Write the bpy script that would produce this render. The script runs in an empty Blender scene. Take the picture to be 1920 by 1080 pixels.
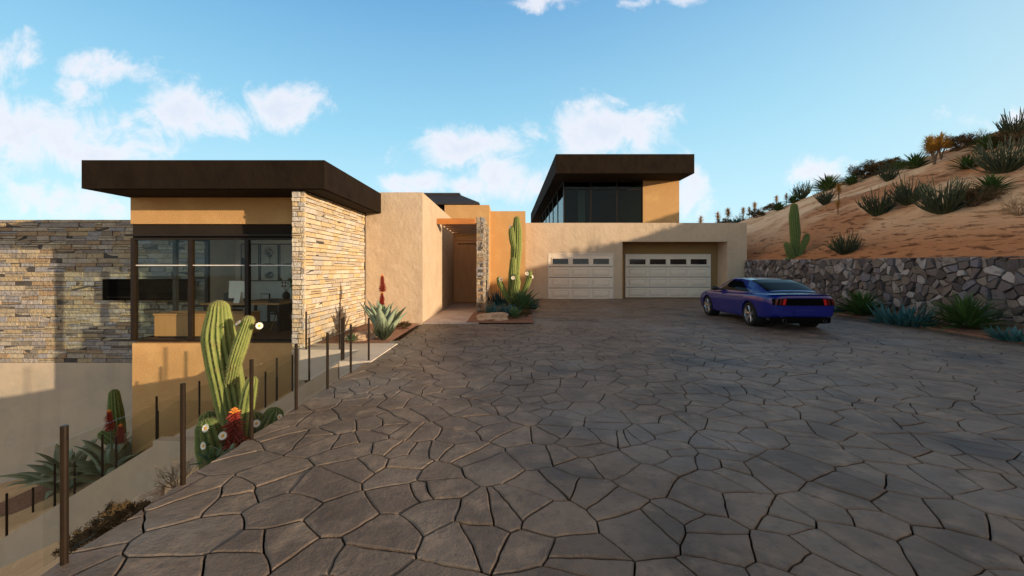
import bpy, bmesh, math, random
from mathutils.bvhtree import BVHTree
import numpy as np
from mathutils import Vector, noise

random.seed(7)
SC = bpy.context.scene
COL = SC.collection
R = math.radians

# ------------------------------------------------------------------ camera
F, CX, CY, EYE = 780.0, 952.0, 504.0, 1.65          # focal length in px, vanishing point, eye height


def at(px, py, Y):
    return Vector(((px - CX) * Y / F, Y, EYE - (py - CY) * Y / F))


cam = bpy.data.cameras.new('camera')
camo = bpy.data.objects.new('camera', cam)
COL.objects.link(camo)
camo.location = (0, 0, EYE)
camo.rotation_euler = (R(90), 0, 0)
cam.sensor_width = 36
cam.lens = 36 * F / 1920
cam.shift_x = (960 - CX) / 1920
cam.shift_y = -(540 - CY) / 1920
cam.clip_start = 0.05
cam.clip_end = 3000
SC.camera = camo

# ------------------------------------------------------------------ world, sun, exposure
SUN_TO = Vector((1.82, -1.0, 0.31)).normalized()
SUN_EL = math.asin(SUN_TO.z)
SUN_AZ = math.atan2(SUN_TO.x, SUN_TO.y)

SC.view_settings.view_transform = 'Standard'
SC.view_settings.look = 'None'
SC.view_settings.exposure = 0.22
SC.view_settings.gamma = 1.0
SC.view_settings.use_curve_mapping = False


def nd(nt, kind, ins=None, **props):
    n = nt.nodes.new(kind)
    for k, v in props.items():
        setattr(n, k, v)
    for k, v in (ins or {}).items():
        s = n.inputs[k]
        if isinstance(v, bpy.types.NodeSocket):
            nt.links.new(v, s)
        else:
            s.default_value = v
    return n


def mth(nt, op, a, b=0.0, c=None, clamp=False):
    ins = {0: a, 1: b}
    if c is not None:
        ins[2] = c
    n = nd(nt, 'ShaderNodeMath', ins, operation=op)
    n.use_clamp = clamp
    return n.outputs[0]


def ramp(nt, fac, stops, interp='LINEAR'):
    n = nd(nt, 'ShaderNodeValToRGB', {0: fac})
    cr = n.color_ramp
    cr.interpolation = interp
    while len(cr.elements) < len(stops):
        cr.elements.new(0.5)
    for e, (p, c) in zip(cr.elements, stops):
        e.position = p
        e.color = (c[0], c[1], c[2], 1) if not isinstance(c, (int, float)) else (c, c, c, 1)
    return n.outputs[0]


def mixc(nt, fac, a, b, mode='MIX'):
    n = nd(nt, 'ShaderNodeMix', data_type='RGBA', blend_type=mode)
    for i, v in ((0, fac), (6, a), (7, b)):
        s = n.inputs[i]
        if isinstance(v, bpy.types.NodeSocket):
            nt.links.new(v, s)
        elif i == 0:
            s.default_value = v
        else:
            s.default_value = (v[0], v[1], v[2], 1)
    return n.outputs[2]


def build_world():
    w = bpy.data.worlds.new('World')
    SC.world = w
    w.use_nodes = True
    nt = w.node_tree
    nt.nodes.clear()
    sky = nd(nt, 'ShaderNodeTexSky', sky_type='NISHITA')
    sky.sun_disc = False
    sky.sun_elevation = SUN_EL
    sky.sun_rotation = SUN_AZ
    sky.altitude = 600
    sky.air_density = 1.0
    sky.dust_density = 0.6
    sky.ozone_density = 1.2
    tc = nd(nt, 'ShaderNodeTexCoord')
    sep = nd(nt, 'ShaderNodeSeparateXYZ', {0: tc.outputs['Generated']})
    x, y, z = sep.outputs
    el = mth(nt, 'MAXIMUM', z, 0.0)
    # the afternoon sky as it is exposed here: pale at the horizon, deep blue overhead
    grad = ramp(nt, el, [(0.0, SKY0), (0.12, SKY1), (0.30, SKY2), (0.53, SKY3), (0.8, SKY4), (1.0, SKY5)])
    side = mth(nt, 'MULTIPLY_ADD', x, 0.5, 0.5, clamp=True)
    pale = mixc(nt, mth(nt, 'MULTIPLY', mth(nt, 'POWER', side, 3.0), 0.9), grad, (0.62, 0.88, 0.97))
    pale = mixc(nt, mth(nt, 'MULTIPLY', el, 1.15, clamp=True), pale, grad)
    skys = mixc(nt, 1.0, sky.outputs[0], (SKY_GAIN,) * 3, 'MULTIPLY')
    base = mixc(nt, 0.88, skys, pale)
    # warm glow round the low sun
    dt = nd(nt, 'ShaderNodeVectorMath', {0: tc.outputs['Generated'], 1: tuple(SUN_TO)}, operation='DOT_PRODUCT').outputs['Value']
    glow = mth(nt, 'POWER', mth(nt, 'MAXIMUM', dt, 0.0), 3.0)
    base = mixc(nt, mth(nt, 'MULTIPLY', glow, 1.0, clamp=True), base, (1.05, .66, .36))
    # unseen bright cloud bank, added out of view to light the shaded hillside
    dl = nd(nt, 'ShaderNodeVectorMath', {0: tc.outputs['Generated'], 1: (-.95, -.10, .30)}, operation='DOT_PRODUCT').outputs['Value']
    bank = nd(nt, 'ShaderNodeMapRange', {'Value': dl, 'From Min': .74, 'From Max': .95}, interpolation_type='SMOOTHSTEP').outputs[0]
    nb = nd(nt, 'ShaderNodeTexNoise', {'Vector': tc.outputs['Generated'], 'Scale': 4.0, 'Detail': 6.0})
    bank = mth(nt, 'MULTIPLY', bank, nd(nt, 'ShaderNodeMapRange', {'Value': nb.outputs['Fac'], 'From Min': .3, 'From Max': .55}).outputs[0])
    base = mixc(nt, bank, base, (1.6, 1.32, 1.02))
    # cumulus banks, laid out by direction
    yy = mth(nt, 'MAXIMUM', y, 0.04)
    ga = mth(nt, 'DIVIDE', x, yy)
    gb = mth(nt, 'DIVIDE', z, yy)
    cv = nd(nt, 'ShaderNodeCombineXYZ', {0: ga, 1: gb, 2: 0.0}).outputs[0]
    n1 = nd(nt, 'ShaderNodeTexNoise', {'Vector': cv, 'Scale': 8.5, 'Detail': 10.0, 'Roughness': 0.66, 'Distortion': 0.5})
    n2 = nd(nt, 'ShaderNodeTexNoise', {'Vector': cv, 'Scale': 8.0, 'Detail': 8.0, 'Roughness': 0.6})
    wob = nd(nt, 'ShaderNodeVectorMath', {0: n2.outputs['Color'], 1: (0.5, 0.5, 0.5)}, operation='SUBTRACT').outputs[0]
    wob = nd(nt, 'ShaderNodeVectorMath', {0: wob, 1: (0.20, 0.11, 0)}, operation='MULTIPLY').outputs[0]
    cw = nd(nt, 'ShaderNodeVectorMath', {0: cv, 1: wob}, operation='ADD').outputs[0]
    tot = None
    for (px, py, rx, ry, s) in CLOUDS:
        rx, ry = rx * 1.04, ry * 1.04
        d = nd(nt, 'ShaderNodeVectorMath', {0: cw, 1: ((px - CX) / F, (CY - py) / F, 0)}, operation='SUBTRACT').outputs[0]
        d = nd(nt, 'ShaderNodeVectorMath', {0: d, 1: (F / rx, F / ry, 0)}, operation='MULTIPLY').outputs[0]
        ln = nd(nt, 'ShaderNodeVectorMath', {0: d}, operation='LENGTH').outputs['Value']
        v = mth(nt, 'MULTIPLY_ADD', ln, -s, s)
        tot = v if tot is None else mth(nt, 'SMOOTH_MAX', tot, v, 0.12)
    dens = mth(nt, 'MULTIPLY_ADD', mth(nt, 'SUBTRACT', n1.outputs['Fac'], 0.5), 3.0, tot)
    mask = nd(nt, 'ShaderNodeMapRange', {'Value': dens, 'From Min': -0.15, 'From Max': 0.85, 'To Min': 0.0, 'To Max': 0.86},
              interpolation_type='SMOOTHSTEP').outputs[0]
    core = nd(nt, 'ShaderNodeMapRange', {'Value': dens, 'From Min': 0.25, 'From Max': 1.3, 'To Min': 0.0, 'To Max': 1.0}).outputs[0]
    ccol = mixc(nt, core, (0.88, 0.85, 0.88), (0.70, 0.73, 0.83))
    out = mixc(nt, mask, base, ccol)
    bg = nd(nt, 'ShaderNodeBackground', {0: out, 1: 1.0})
    o = nd(nt, 'ShaderNodeOutputWorld', {0: bg.outputs[0]})
    w.cycles.sampling_method = 'MANUAL'
    w.cycles.sample_map_resolution = 512


SKY_GAIN = 0.10
SKY0, SKY1, SKY2 = (0.70, 0.92, 0.99), (0.52, 0.82, 0.95), (0.31, 0.65, 0.86)
SKY3, SKY4, SKY5 = (0.15, 0.40, 0.70), (0.05, 0.08, 0.12), (0.03, 0.045, 0.065)
CLOUDS = [(40, 255, 260, 75, 1.1), (170, 285, 190, 50, 1.0), (30, 108, 75, 42, .9), (218, 128, 95, 34, .9), (140, 175, 60, 28, .7),
          (335, 208, 100, 60, 1.2), (425, 220, 80, 40, 1.0), (525, 195, 95, 52, 1.15), (110, 375, 110, 42, 1.0), (215, 398, 50, 20, .8),
          (875, 278, 125, 44, 1.15), (935, 330, 80, 42, 1.0), (795, 345, 60, 32, 1.0), (870, 352, 90, 30, 1.0),
          (1135, 245, 140, 52, 1.2), (1195, 228, 90, 44, 1.1), (1240, 212, 40, 24, .8), (1140, 190, 34, 30, .8), (1302, 358, 34, 62, 1.0),
          (1540, 322, 60, 30, .95), (1000, 2, 80, 18, .9), (1240, 0, 70, 16, .9), (1000, 345, 60, 40, .9), (1885, 222, 70, 18, .55)]
build_world()

sun = bpy.data.lights.new('sun', 'SUN')
sun.energy = 5.0
sun.angle = R(0.6)
sun.color = (1.0, 0.78, 0.53)
suno = bpy.data.objects.new('sun', sun)
COL.objects.link(suno)
suno.rotation_euler = (-SUN_TO).to_track_quat('-Z', 'Y').to_euler()
suno.location = (40, -22, 20)


# ------------------------------------------------------------------ mesh builder and object helpers
def rnd(a, b):
    return random.uniform(a, b)


class MB:
    def __init__(self):
        self.v, self.f, self.a = [], [], []

    def box(self, x0, x1, y0, y1, z0, z1):
        n = len(self.v)
        self.v += [(x0, y0, z0), (x1, y0, z0), (x1, y1, z0), (x0, y1, z0), (x0, y0, z1), (x1, y0, z1), (x1, y1, z1), (x0, y1, z1)]
        self.f += [tuple(n + i for i in q) for q in ((0, 3, 2, 1), (4, 5, 6, 7), (0, 1, 5, 4), (1, 2, 6, 5), (2, 3, 7, 6), (3, 0, 4, 7))]
        return self

    def hexa(self, p):
        """eight corners: bottom ring of four, then top ring of four"""
        n = len(self.v)
        self.v += [tuple(q) for q in p]
        self.f += [tuple(n + i for i in q) for q in ((0, 3, 2, 1), (4, 5, 6, 7), (0, 1, 5, 4), (1, 2, 6, 5), (2, 3, 7, 6), (3, 0, 4, 7))]
        return self

    def prism(self, poly, y0, y1):
        """polygon in x,z extruded from y0 to y1"""
        n, k = len(self.v), len(poly)
        self.v += [(x, y0, z) for x, z in poly] + [(x, y1, z) for x, z in poly]
        self.f.append(tuple(range(n, n + k)))
        self.f.append(tuple(range(n + 2 * k - 1, n + k - 1, -1)))
        for i in range(k):
            j = (i + 1) % k
            self.f.append((n + i, n + k + i, n + k + j, n + j))
        return self

    def tube(self, pts, rad, n=6, cap=True):
        pts = [Vector(p) for p in pts]
        k = len(pts)
        if not hasattr(rad, '__len__'):
            rad = [rad] * k
        b = len(self.v)
        up = None
        for i in range(k):
            t = (pts[min(i + 1, k - 1)] - pts[max(i - 1, 0)])
            t = t.normalized() if t.length > 1e-9 else Vector((0, 0, 1))
            if up is None:
                up = t.orthogonal().normalized()
            else:
                up = (up - t * up.dot(t))
                up = up.normalized() if up.length > 1e-6 else t.orthogonal().normalized()
            s = t.cross(up)
            for j in range(n):
                a = 2 * math.pi * j / n
                self.v.append(tuple(pts[i] + (up * math.cos(a) + s * math.sin(a)) * rad[i]))
        for i in range(k - 1):
            for j in range(n):
                j2 = (j + 1) % n
                self.f.append((b + i * n + j, b + i * n + j2, b + (i + 1) * n + j2, b + (i + 1) * n + j))
        if cap:
            self.f.append(tuple(b + j for j in range(n - 1, -1, -1)))
            self.f.append(tuple(b + (k - 1) * n + j for j in range(n)))
        return self

    def lathe(self, prof, n=24, axis='Z', c=(0, 0, 0), closed=False):
        b = len(self.v)
        for r, h in prof:
            for j in range(n):
                a = 2 * math.pi * j / n
                p = (r * math.cos(a), r * math.sin(a), h)
                if axis == 'Y':
                    p = (p[0], p[2], p[1])
                elif axis == 'X':
                    p = (p[2], p[0], p[1])
                self.v.append((p[0] + c[0], p[1] + c[1], p[2] + c[2]))
        k = len(prof)
        rng = k if closed else k - 1
        for i in range(rng):
            i2 = (i + 1) % k
            for j in range(n):
                j2 = (j + 1) % n
                self.f.append((b + i * n + j, b + i * n + j2, b + i2 * n + j2, b + i2 * n + j))
        return self

    def grid(self, fn, nu, nv):
        b = len(self.v)
        for i in range(nu + 1):
            for j in range(nv + 1):
                self.v.append(tuple(fn(i / nu, j / nv)))
        for i in range(nu):
            for j in range(nv):
                a = b + i * (nv + 1) + j
                self.f.append((a, a + nv + 1, a + nv + 2, a + 1))
        return self

    def add(self, other, loc=(0, 0, 0), s=1.0, rz=0.0):
        b = len(self.v)
        c, sn = math.cos(rz), math.sin(rz)
        for x, y, z in other.v:
            self.v.append((loc[0] + s * (x * c - y * sn), loc[1] + s * (x * sn + y * c), loc[2] + s * z))
        self.f += [tuple(b + i for i in q) for q in other.f]
        return self

    def build(self, name, mat, parent=None, local=False, smooth=False, attr=None, bevel=0.0):
        off = Vector((0, 0, 0))
        if parent is not None and not local:
            p = parent
            while p is not None:
                off += p.location
                p = p.parent
        vs = np.array(self.v, dtype=float) - np.array(off) if self.v else self.v
        me = bpy.data.meshes.new(name)
        me.from_pydata([tuple(q) for q in vs], [], self.f)
        if smooth:
            me.polygons.foreach_set('use_smooth', [True] * len(me.polygons))
        if attr is not None:
            at_ = me.attributes.new('ridge', 'FLOAT', 'POINT')
            at_.data.foreach_set('value', np.array(attr, dtype=np.float32))
        me.update()
        me.materials.append(mat)
        o = bpy.data.objects.new(name, me)
        COL.objects.link(o)
        if parent is not None:
            o.parent = parent
        if bevel:
            b = o.modifiers.new('bevel', 'BEVEL')
            b.width = bevel
            b.segments = 2
            b.limit_method = 'ANGLE'
        return o


def tag(o, label=None, cat=None, group=None, kind=None):
    for k, v in (('label', label), ('category', cat), ('group', group), ('kind', kind)):
        if v:
            o[k] = v
    return o


def thing(name, label, cat, loc=(0, 0, 0), group=None, rz=0.0):
    o = bpy.data.objects.new(name, None)
    o.empty_display_size = 0.2
    COL.objects.link(o)
    o.location = loc
    o.rotation_euler = (0, 0, rz)
    return tag(o, label, cat, group)


def copy_thing(o, parent=None):
    c = o.copy()
    COL.objects.link(c)
    if parent is not None:
        c.parent = parent
    for ch in list(o.children):
        copy_thing(ch, c)
    return c


# ------------------------------------------------------------------ materials
def mat(name, base, rough=0.8, var=None, bumps=(), island=None, spec=0.3, metal=0.0, coat=0.0, stretch=(1, 1, 1), extra=None):
    """procedural material; var = [(colour, noise scale, low, high)], bumps = [(scale, strength, distance)], island = colours by loose stone"""
    m = bpy.data.materials.new(name)
    m.use_nodes = True
    nt = m.node_tree
    nt.nodes.clear()
    tc = nd(nt, 'ShaderNodeTexCoord')
    vec = nd(nt, 'ShaderNodeMapping', {0: tc.outputs['Object'], 3: stretch}).outputs[0]
    col = nd(nt, 'ShaderNodeRGB')
    col.outputs[0].default_value = (*base, 1)
    col = col.outputs[0]
    if island:
        geo = nd(nt, 'ShaderNodeNewGeometry')
        st = [(i / len(island), c) for i, c in enumerate(island)]
        col = ramp(nt, geo.outputs['Random Per Island'], st, 'CONSTANT')
    for (c2, sc, lo, hi) in (var or ()):
        n = nd(nt, 'ShaderNodeTexNoise', {'Vector': vec, 'Scale': sc, 'Detail': 6.0, 'Roughness': 0.6})
        fac = nd(nt, 'ShaderNodeMapRange', {'Value': n.outputs['Fac'], 'From Min': lo, 'From Max': hi}).outputs[0]
        col = mixc(nt, fac, col, c2)
    nor = None
    for (sc, st, dist) in bumps:
        n = nd(nt, 'ShaderNodeTexNoise', {'Vector': vec, 'Scale': sc, 'Detail': 5.0, 'Roughness': 0.6})
        ins = {'Strength': st, 'Distance': dist, 'Height': n.outputs['Fac']}
        if nor is not None:
            ins['Normal'] = nor
        nor = nd(nt, 'ShaderNodeBump', ins).outputs[0]
    if extra:
        col, nor = extra(nt, vec, col, nor)
    ins = {'Base Color': col, 'Roughness': rough, 'Specular IOR Level': spec, 'Metallic': metal, 'Coat Weight': coat}
    if nor is not None:
        ins['Normal'] = nor
    p = nd(nt, 'ShaderNodeBsdfPrincipled', ins)
    nd(nt, 'ShaderNodeOutputMaterial', {0: p.outputs[0]})
    return m


def glass(name, tint, ior=1.5, boost=1.0, rough=0.0):
    m = bpy.data.materials.new(name)
    m.use_nodes = True
    nt = m.node_tree
    nt.nodes.clear()
    tr = nd(nt, 'ShaderNodeBsdfTransparent', {0: (*tint, 1)})
    gl = nd(nt, 'ShaderNodeBsdfGlossy', {'Color': (1, 1, 1, 1), 'Roughness': rough})
    geo = nd(nt, 'ShaderNodeNewGeometry')
    dt = nd(nt, 'ShaderNodeVectorMath', {0: geo.outputs['Incoming'], 1: geo.outputs['Normal']}, operation='DOT_PRODUCT').outputs['Value']
    k = mth(nt, 'SUBTRACT', 1.0, mth(nt, 'ABSOLUTE', dt), clamp=True)
    fr = mth(nt, 'MULTIPLY_ADD', mth(nt, 'POWER', k, 5.0), .55, .013)
    mx = nd(nt, 'ShaderNodeMixShader', {0: mth(nt, 'MULTIPLY', fr, boost, clamp=True), 1: tr.outputs[0], 2: gl.outputs[0]})
    nd(nt, 'ShaderNodeOutputMaterial', {0: mx.outputs[0]})
    return m


M = {}


def streaks(nt, vec, col, nor):
    v2 = nd(nt, 'ShaderNodeMapping', {0: vec, 3: (3.2, 3.2, .22)}).outputs[0]
    a = nd(nt, 'ShaderNodeTexNoise', {'Vector': v2, 'Scale': 1.0, 'Detail': 6.0, 'Roughness': .6})
    f = nd(nt, 'ShaderNodeMapRange', {'Value': a.outputs['Fac'], 'From Min': .52, 'From Max': .80, 'To Max': .35}).outputs[0]
    col = mixc(nt, f, col, (.34, .26, .19))
    b = nd(nt, 'ShaderNodeTexNoise', {'Vector': vec, 'Scale': .45, 'Detail': 4.0})
    f = nd(nt, 'ShaderNodeMapRange', {'Value': b.outputs['Fac'], 'From Min': .5, 'From Max': .75, 'To Max': .25}).outputs[0]
    return mixc(nt, f, col, (.66, .55, .43)), nor


M['stucco'] = mat('pale_stucco', (.56, .43, .305), .95, [((.46, .35, .25), 1.3, .45, .8), ((.63, .50, .37), 4, .55, .85)],
                  [(2.2, .6, .06), (9, .6, .025), (60, .4, .006)], spec=.1, extra=streaks)
M['render'] = mat('grey_stucco', (.52, .42, .31), .95, [((.38, .33, .27), 1.1, .45, .8), ((.52, .45, .36), 5, .55, .85)],
                  [(3, .4, .04), (60, .4, .006)], spec=.1, extra=streaks)
M['ochre'] = mat('ochre_roughcast', (.56, .33, .14), .95, [((.47, .26, .10), 38, .50, .72), ((.68, .43, .19), 1.6, .5, .9)],
                 [(55, .9, .016), (140, .5, .006)], spec=.08)
M['fascia'] = mat('dark_brown_fascia', (.017, .011, .007), .85, [((.009, .006, .004), 2.2, .45, .75)], [(1.6, .9, .07), (7, .5, .02)],
                  spec=.08, stretch=(1, 1, .7))
M['soffit'] = mat('dark_soffit', (.03, .022, .017), .9, [((.02, .015, .012), 3, .4, .8)], spec=.1)
M['bronze'] = mat('bronze_metal', (.020, .012, .007), .38, [((.010, .007, .005), 12, .4, .8)], [(40, .1, .002)], spec=.2)
M['black'] = mat('black_metal', (.012, .011, .011), .5, [((.02, .018, .016), 8, .4, .8)], spec=.4)
warm = [(.66, .53, .36), (.58, .49, .38), (.70, .61, .47), (.64, .48, .29), (.53, .48, .42), (.72, .58, .40), (.62, .56, .49), (.66, .49, .28), (.52, .43, .33)]
M['ledger'] = mat('warm_ledger_stone', (.6, .5, .35), .9, [((.40, .31, .22), 9, .55, .85), ((.80, .70, .55), 5, .58, .9)],
                  [(10, 1, .06), (32, .8, .025)], island=warm, spec=.15)
cool = [(.42, .34, .24), (.31, .28, .26), (.47, .41, .33), (.38, .27, .17), (.34, .33, .34), (.50, .42, .30), (.27, .23, .19), (.42, .37, .33), (.45, .35, .22)]
M['ledger_dark'] = mat('mixed_ledger_stone', (.45, .36, .26), .9, [((.22, .17, .13), 8, .52, .8), ((.58, .50, .40), 6, .6, .9)],
                       [(9, 1, .08), (32, .8, .025)], island=cool, spec=.15)
rub = [(.145, .12, .118), (.205, .178, .175), (.29, .26, .255), (.10, .088, .092), (.165, .13, .112), (.34, .31, .305), (.155, .143, .16), (.225, .19, .17), (.085, .07, .068)]
M['rubble'] = mat('grey_rubble_stone', (.25, .22, .2), .9, [((.08, .068, .068), 5, .50, .78), ((.30, .27, .262), 7, .62, .9)],
                  [(9, .8, .05), (35, .5, .012)], island=rub, spec=.15)
M['mortar'] = mat('dark_mortar', (.10, .09, .083), .95, [((.05, .045, .042), 6, .4, .8)], [(30, .6, .02)], spec=.1)
M['matteblack'] = mat('matte_black', (.005, .0045, .004), .9, spec=.03, var=[((.003, .003, .003), 3, .4, .8)])
M['wood'] = mat('warm_wood', (.68, .34, .14), .55, [((.54, .25, .095), 3, .4, .75), ((.40, .20, .08), 9, .55, .9)], [(6, .15, .006)],
                stretch=(7, 7, .55), spec=.35)
M['beam'] = mat('orange_beam_wood', (.52, .20, .05), .55, [((.36, .13, .035), 3, .4, .75)], [(6, .2, .006)], stretch=(.6, 6, 6), spec=.35)
M['oak'] = mat('oak_veneer', (.50, .255, .095), .5, [((.42, .20, .07), 2, .4, .8)], stretch=(9, 9, .7), spec=.35)
M['floorwood'] = mat('floor_planks', (.20, .10, .05), .5, [((.11, .055, .03), 2, .4, .8)], stretch=(.8, 8, 1), spec=.3)
M['plaster'] = mat('white_plaster', (.82, .79, .74), .9, [((.66, .64, .6), 2, .4, .8)], [(40, .1, .003)], spec=.1)
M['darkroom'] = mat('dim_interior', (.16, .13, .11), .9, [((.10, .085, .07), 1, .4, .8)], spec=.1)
M['glass'] = glass('window_glass', (.90, .94, .93), 1.45, .9)
M['tint'] = glass('tinted_glass', (.42, .50, .48), 1.5, 1.0)
M['railglass'] = glass('railing_glass', (.95, .953, .94), 1.42, .6)
M['concrete'] = mat('pale_concrete', (.68, .59, .50), .9, [((.56, .48, .41), 2.2, .45, .8)], [(30, .4, .006)], spec=.15)
M['gravel'] = mat('pink_gravel', (.36, .20, .14), .95, [((.22, .11, .075), 30, .45, .65), ((.46, .29, .21), 14, .55, .8)],
                  [(70, 1, .03), (25, .7, .03)], spec=.1)
pav = [(.55, .42, .36), (.50, .39, .35), (.60, .49, .43), (.47, .37, .33), (.58, .44, .36), (.52, .45, .42)]
M['paver'] = mat('pale_pavers', (.5, .4, .36), .85, [((.40, .31, .27), 7, .5, .85)], [(30, .4, .008)], island=pav, spec=.2)
M['boulder'] = mat('sandstone_boulder', (.56, .41, .29), .9, [((.33, .21, .14), 4, .45, .75), ((.58, .45, .34), 9, .55, .85)],
                   [(5, .8, .05), (30, .6, .01)], spec=.15)
M['door_paint'] = mat('beige_door_paint', (.78, .66, .53), .5, [((.72, .61, .49), 2, .4, .8)], [(30, .08, .002)], spec=.35)
M['white_trim'] = mat('white_trim', (.72, .68, .62), .5, spec=.3, var=[((.65, .61, .56), 4, .4, .8)])


def soil_extra(nt, vec, col, nor):
    big = nd(nt, 'ShaderNodeTexNoise', {'Vector': vec, 'Scale': .16, 'Detail': 5.0, 'Roughness': .62, 'Distortion': .5})
    fac = nd(nt, 'ShaderNodeMapRange', {'Value': big.outputs['Fac'], 'From Min': .44, 'From Max': .60}).outputs[0]
    sp = nd(nt, 'ShaderNodeSeparateXYZ', {0: vec})
    low = nd(nt, 'ShaderNodeMapRange', {'Value': sp.outputs[2], 'From Min': 4.5, 'From Max': 2.5}).outputs[0]
    fac = mth(nt, 'MAXIMUM', mth(nt, 'MULTIPLY', fac, .85), mth(nt, 'MULTIPLY', low, .95))
    col = mixc(nt, fac, col, (.58, .235, .10))
    flat = nd(nt, 'ShaderNodeMapping', {0: vec, 3: (.9, .9, 5.0)}).outputs[0]
    cr = nd(nt, 'ShaderNodeTexNoise', {'Vector': flat, 'Scale': 1.5, 'Detail': 7.0, 'Roughness': .7})
    crack = nd(nt, 'ShaderNodeMapRange', {'Value': cr.outputs['Fac'], 'From Min': .56, 'From Max': .64}).outputs[0]
    crack = mth(nt, 'MULTIPLY', crack, fac)
    col = mixc(nt, mth(nt, 'MULTIPLY', crack, .8), col, (.22, .085, .04))
    h = mth(nt, 'MULTIPLY_ADD', crack, -1.0, mth(nt, 'MULTIPLY', cr.outputs['Fac'], fac))
    b = nd(nt, 'ShaderNodeBump', {'Strength': .9, 'Distance': .28, 'Height': h, 'Normal': nor}).outputs[0]
    return col, b


M['hill'] = mat('desert_soil', (.92, .62, .38), .95, [((.84, .52, .29), 1.2, .4, .75)], [(.9, .4, .15), (6, .5, .06), (40, .5, .02)], spec=.05, extra=soil_extra)
M['sand'] = mat('desert_sand', (.60, .41, .24), .95, [((.46, .29, .16), 1.3, .45, .75), ((.66, .48, .31), 9, .55, .8)], [(4, .5, .06), (40, .6, .02)], spec=.05)


def drive_extra(nt, vec, col, nor):
    a = nd(nt, 'ShaderNodeTexNoise', {'Vector': vec, 'Scale': .42, 'Detail': 5.0, 'Roughness': .6})
    st = nd(nt, 'ShaderNodeMapRange', {'Value': a.outputs['Fac'], 'From Min': .54, 'From Max': .66, 'To Max': .85}).outputs[0]
    col = mixc(nt, st, col, (.045, .045, .05))
    v2 = nd(nt, 'ShaderNodeMapping', {0: vec, 1: (13.0, 4.0, 0)}).outputs[0]
    b = nd(nt, 'ShaderNodeTexNoise', {'Vector': v2, 'Scale': .33, 'Detail': 6.0, 'Roughness': .62})
    lt = nd(nt, 'ShaderNodeMapRange', {'Value': b.outputs['Fac'], 'From Min': .54, 'From Max': .70, 'To Max': .5}).outputs[0]
    return mixc(nt, lt, col, (.235, .25, .262)), nor


dcols = [(.190, .142, .106), (.168, .128, .097), (.21, .156, .116), (.18, .136, .102), (.152, .113, .086), (.195, .152, .118)]
M['drive'] = mat('stamped_concrete', (.17, .14, .11), .52, [((.10, .072, .054), 1.3, .45, .66), ((.30, .225, .162), 3.2, .52, .74), ((.11, .083, .065), 11, .54, .72)],
                 [(2.2, .45, .06), (12, .7, .022), (60, .7, .008)], island=dcols, spec=.45, extra=drive_extra)
M['joint'] = mat('dark_joint', (.016, .013, .011), .9, [((.06, .05, .04), 4, .45, .75)], [(30, .5, .01)], spec=.1)


def leafmat(name, base, dark, rough=.55, sc=6.0, spec=.3, stretch=(1, 1, 1)):
    return mat(name, base, rough, [(dark, sc, .42, .78)], [(sc * 4, .25, .008)], spec=spec, stretch=stretch)


M['agave'] = leafmat('agave_leaf', (.30, .36, .24), (.17, .24, .17), .6, 4)
M['agave_dark'] = leafmat('dark_agave_leaf', (.075, .14, .055), (.03, .075, .035), .5, 4)
M['blue'] = leafmat('blue_succulent', (.04, .125, .13), (.016, .055, .062), .55, 6)
M['yucca'] = leafmat('yucca_leaf', (.06, .115, .028), (.02, .045, .014), .5, 5)
M['fan'] = leafmat('fan_stem', (.052, .068, .034), (.018, .025, .014), .7, 6)
M['twig'] = leafmat('dry_twig', (.24, .175, .11), (.13, .09, .055), .9, 5, .1)
M['brown'] = leafmat('brown_bush_leaf', (.12, .078, .035), (.05, .032, .016), .85, 5, .1)
M['gold'] = leafmat('golden_spiky_leaf', (.46, .26, .05), (.22, .12, .03), .7, 4, .2)
M['trunk'] = leafmat('dry_trunk', (.17, .12, .08), (.08, .055, .04), .95, 8, .1)
M['red'] = leafmat('red_flower', (.28, .03, .016), (.13, .014, .010), .6, 20)
M['redtip'] = leafmat('orange_flower_tip', (.75, .30, .05), (.6, .12, .03), .6, 20)
M['petal'] = leafmat('white_petal', (.82, .80, .74), (.75, .72, .62), .6, 20)
M['pollen'] = leafmat('yellow_centre', (.78, .42, .05), (.55, .26, .03), .8, 40)
M['crown'] = leafmat('green_foliage', (.06, .12, .03), (.025, .06, .015), .6, 20)
M['spine'] = mat('pale_spines', (.62, .50, .26), .8, [((.5, .38, .2), 8, .4, .8)], spec=.1)


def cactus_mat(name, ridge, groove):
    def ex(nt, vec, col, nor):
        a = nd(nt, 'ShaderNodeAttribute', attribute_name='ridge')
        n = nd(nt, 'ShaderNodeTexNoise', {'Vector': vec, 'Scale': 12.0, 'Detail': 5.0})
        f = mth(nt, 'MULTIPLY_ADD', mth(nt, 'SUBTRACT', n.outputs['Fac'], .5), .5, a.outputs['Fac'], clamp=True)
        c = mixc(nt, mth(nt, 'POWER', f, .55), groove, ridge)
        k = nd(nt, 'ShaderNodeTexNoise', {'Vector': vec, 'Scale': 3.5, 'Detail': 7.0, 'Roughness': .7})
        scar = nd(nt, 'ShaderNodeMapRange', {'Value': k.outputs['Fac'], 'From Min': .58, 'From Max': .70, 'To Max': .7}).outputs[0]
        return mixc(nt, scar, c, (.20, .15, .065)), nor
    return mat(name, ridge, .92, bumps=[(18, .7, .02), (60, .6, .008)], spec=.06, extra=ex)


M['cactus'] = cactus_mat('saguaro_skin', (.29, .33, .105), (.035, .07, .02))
M['cactus_dark'] = cactus_mat('dark_saguaro_skin', (.15, .20, .065), (.03, .065, .022))

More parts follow.
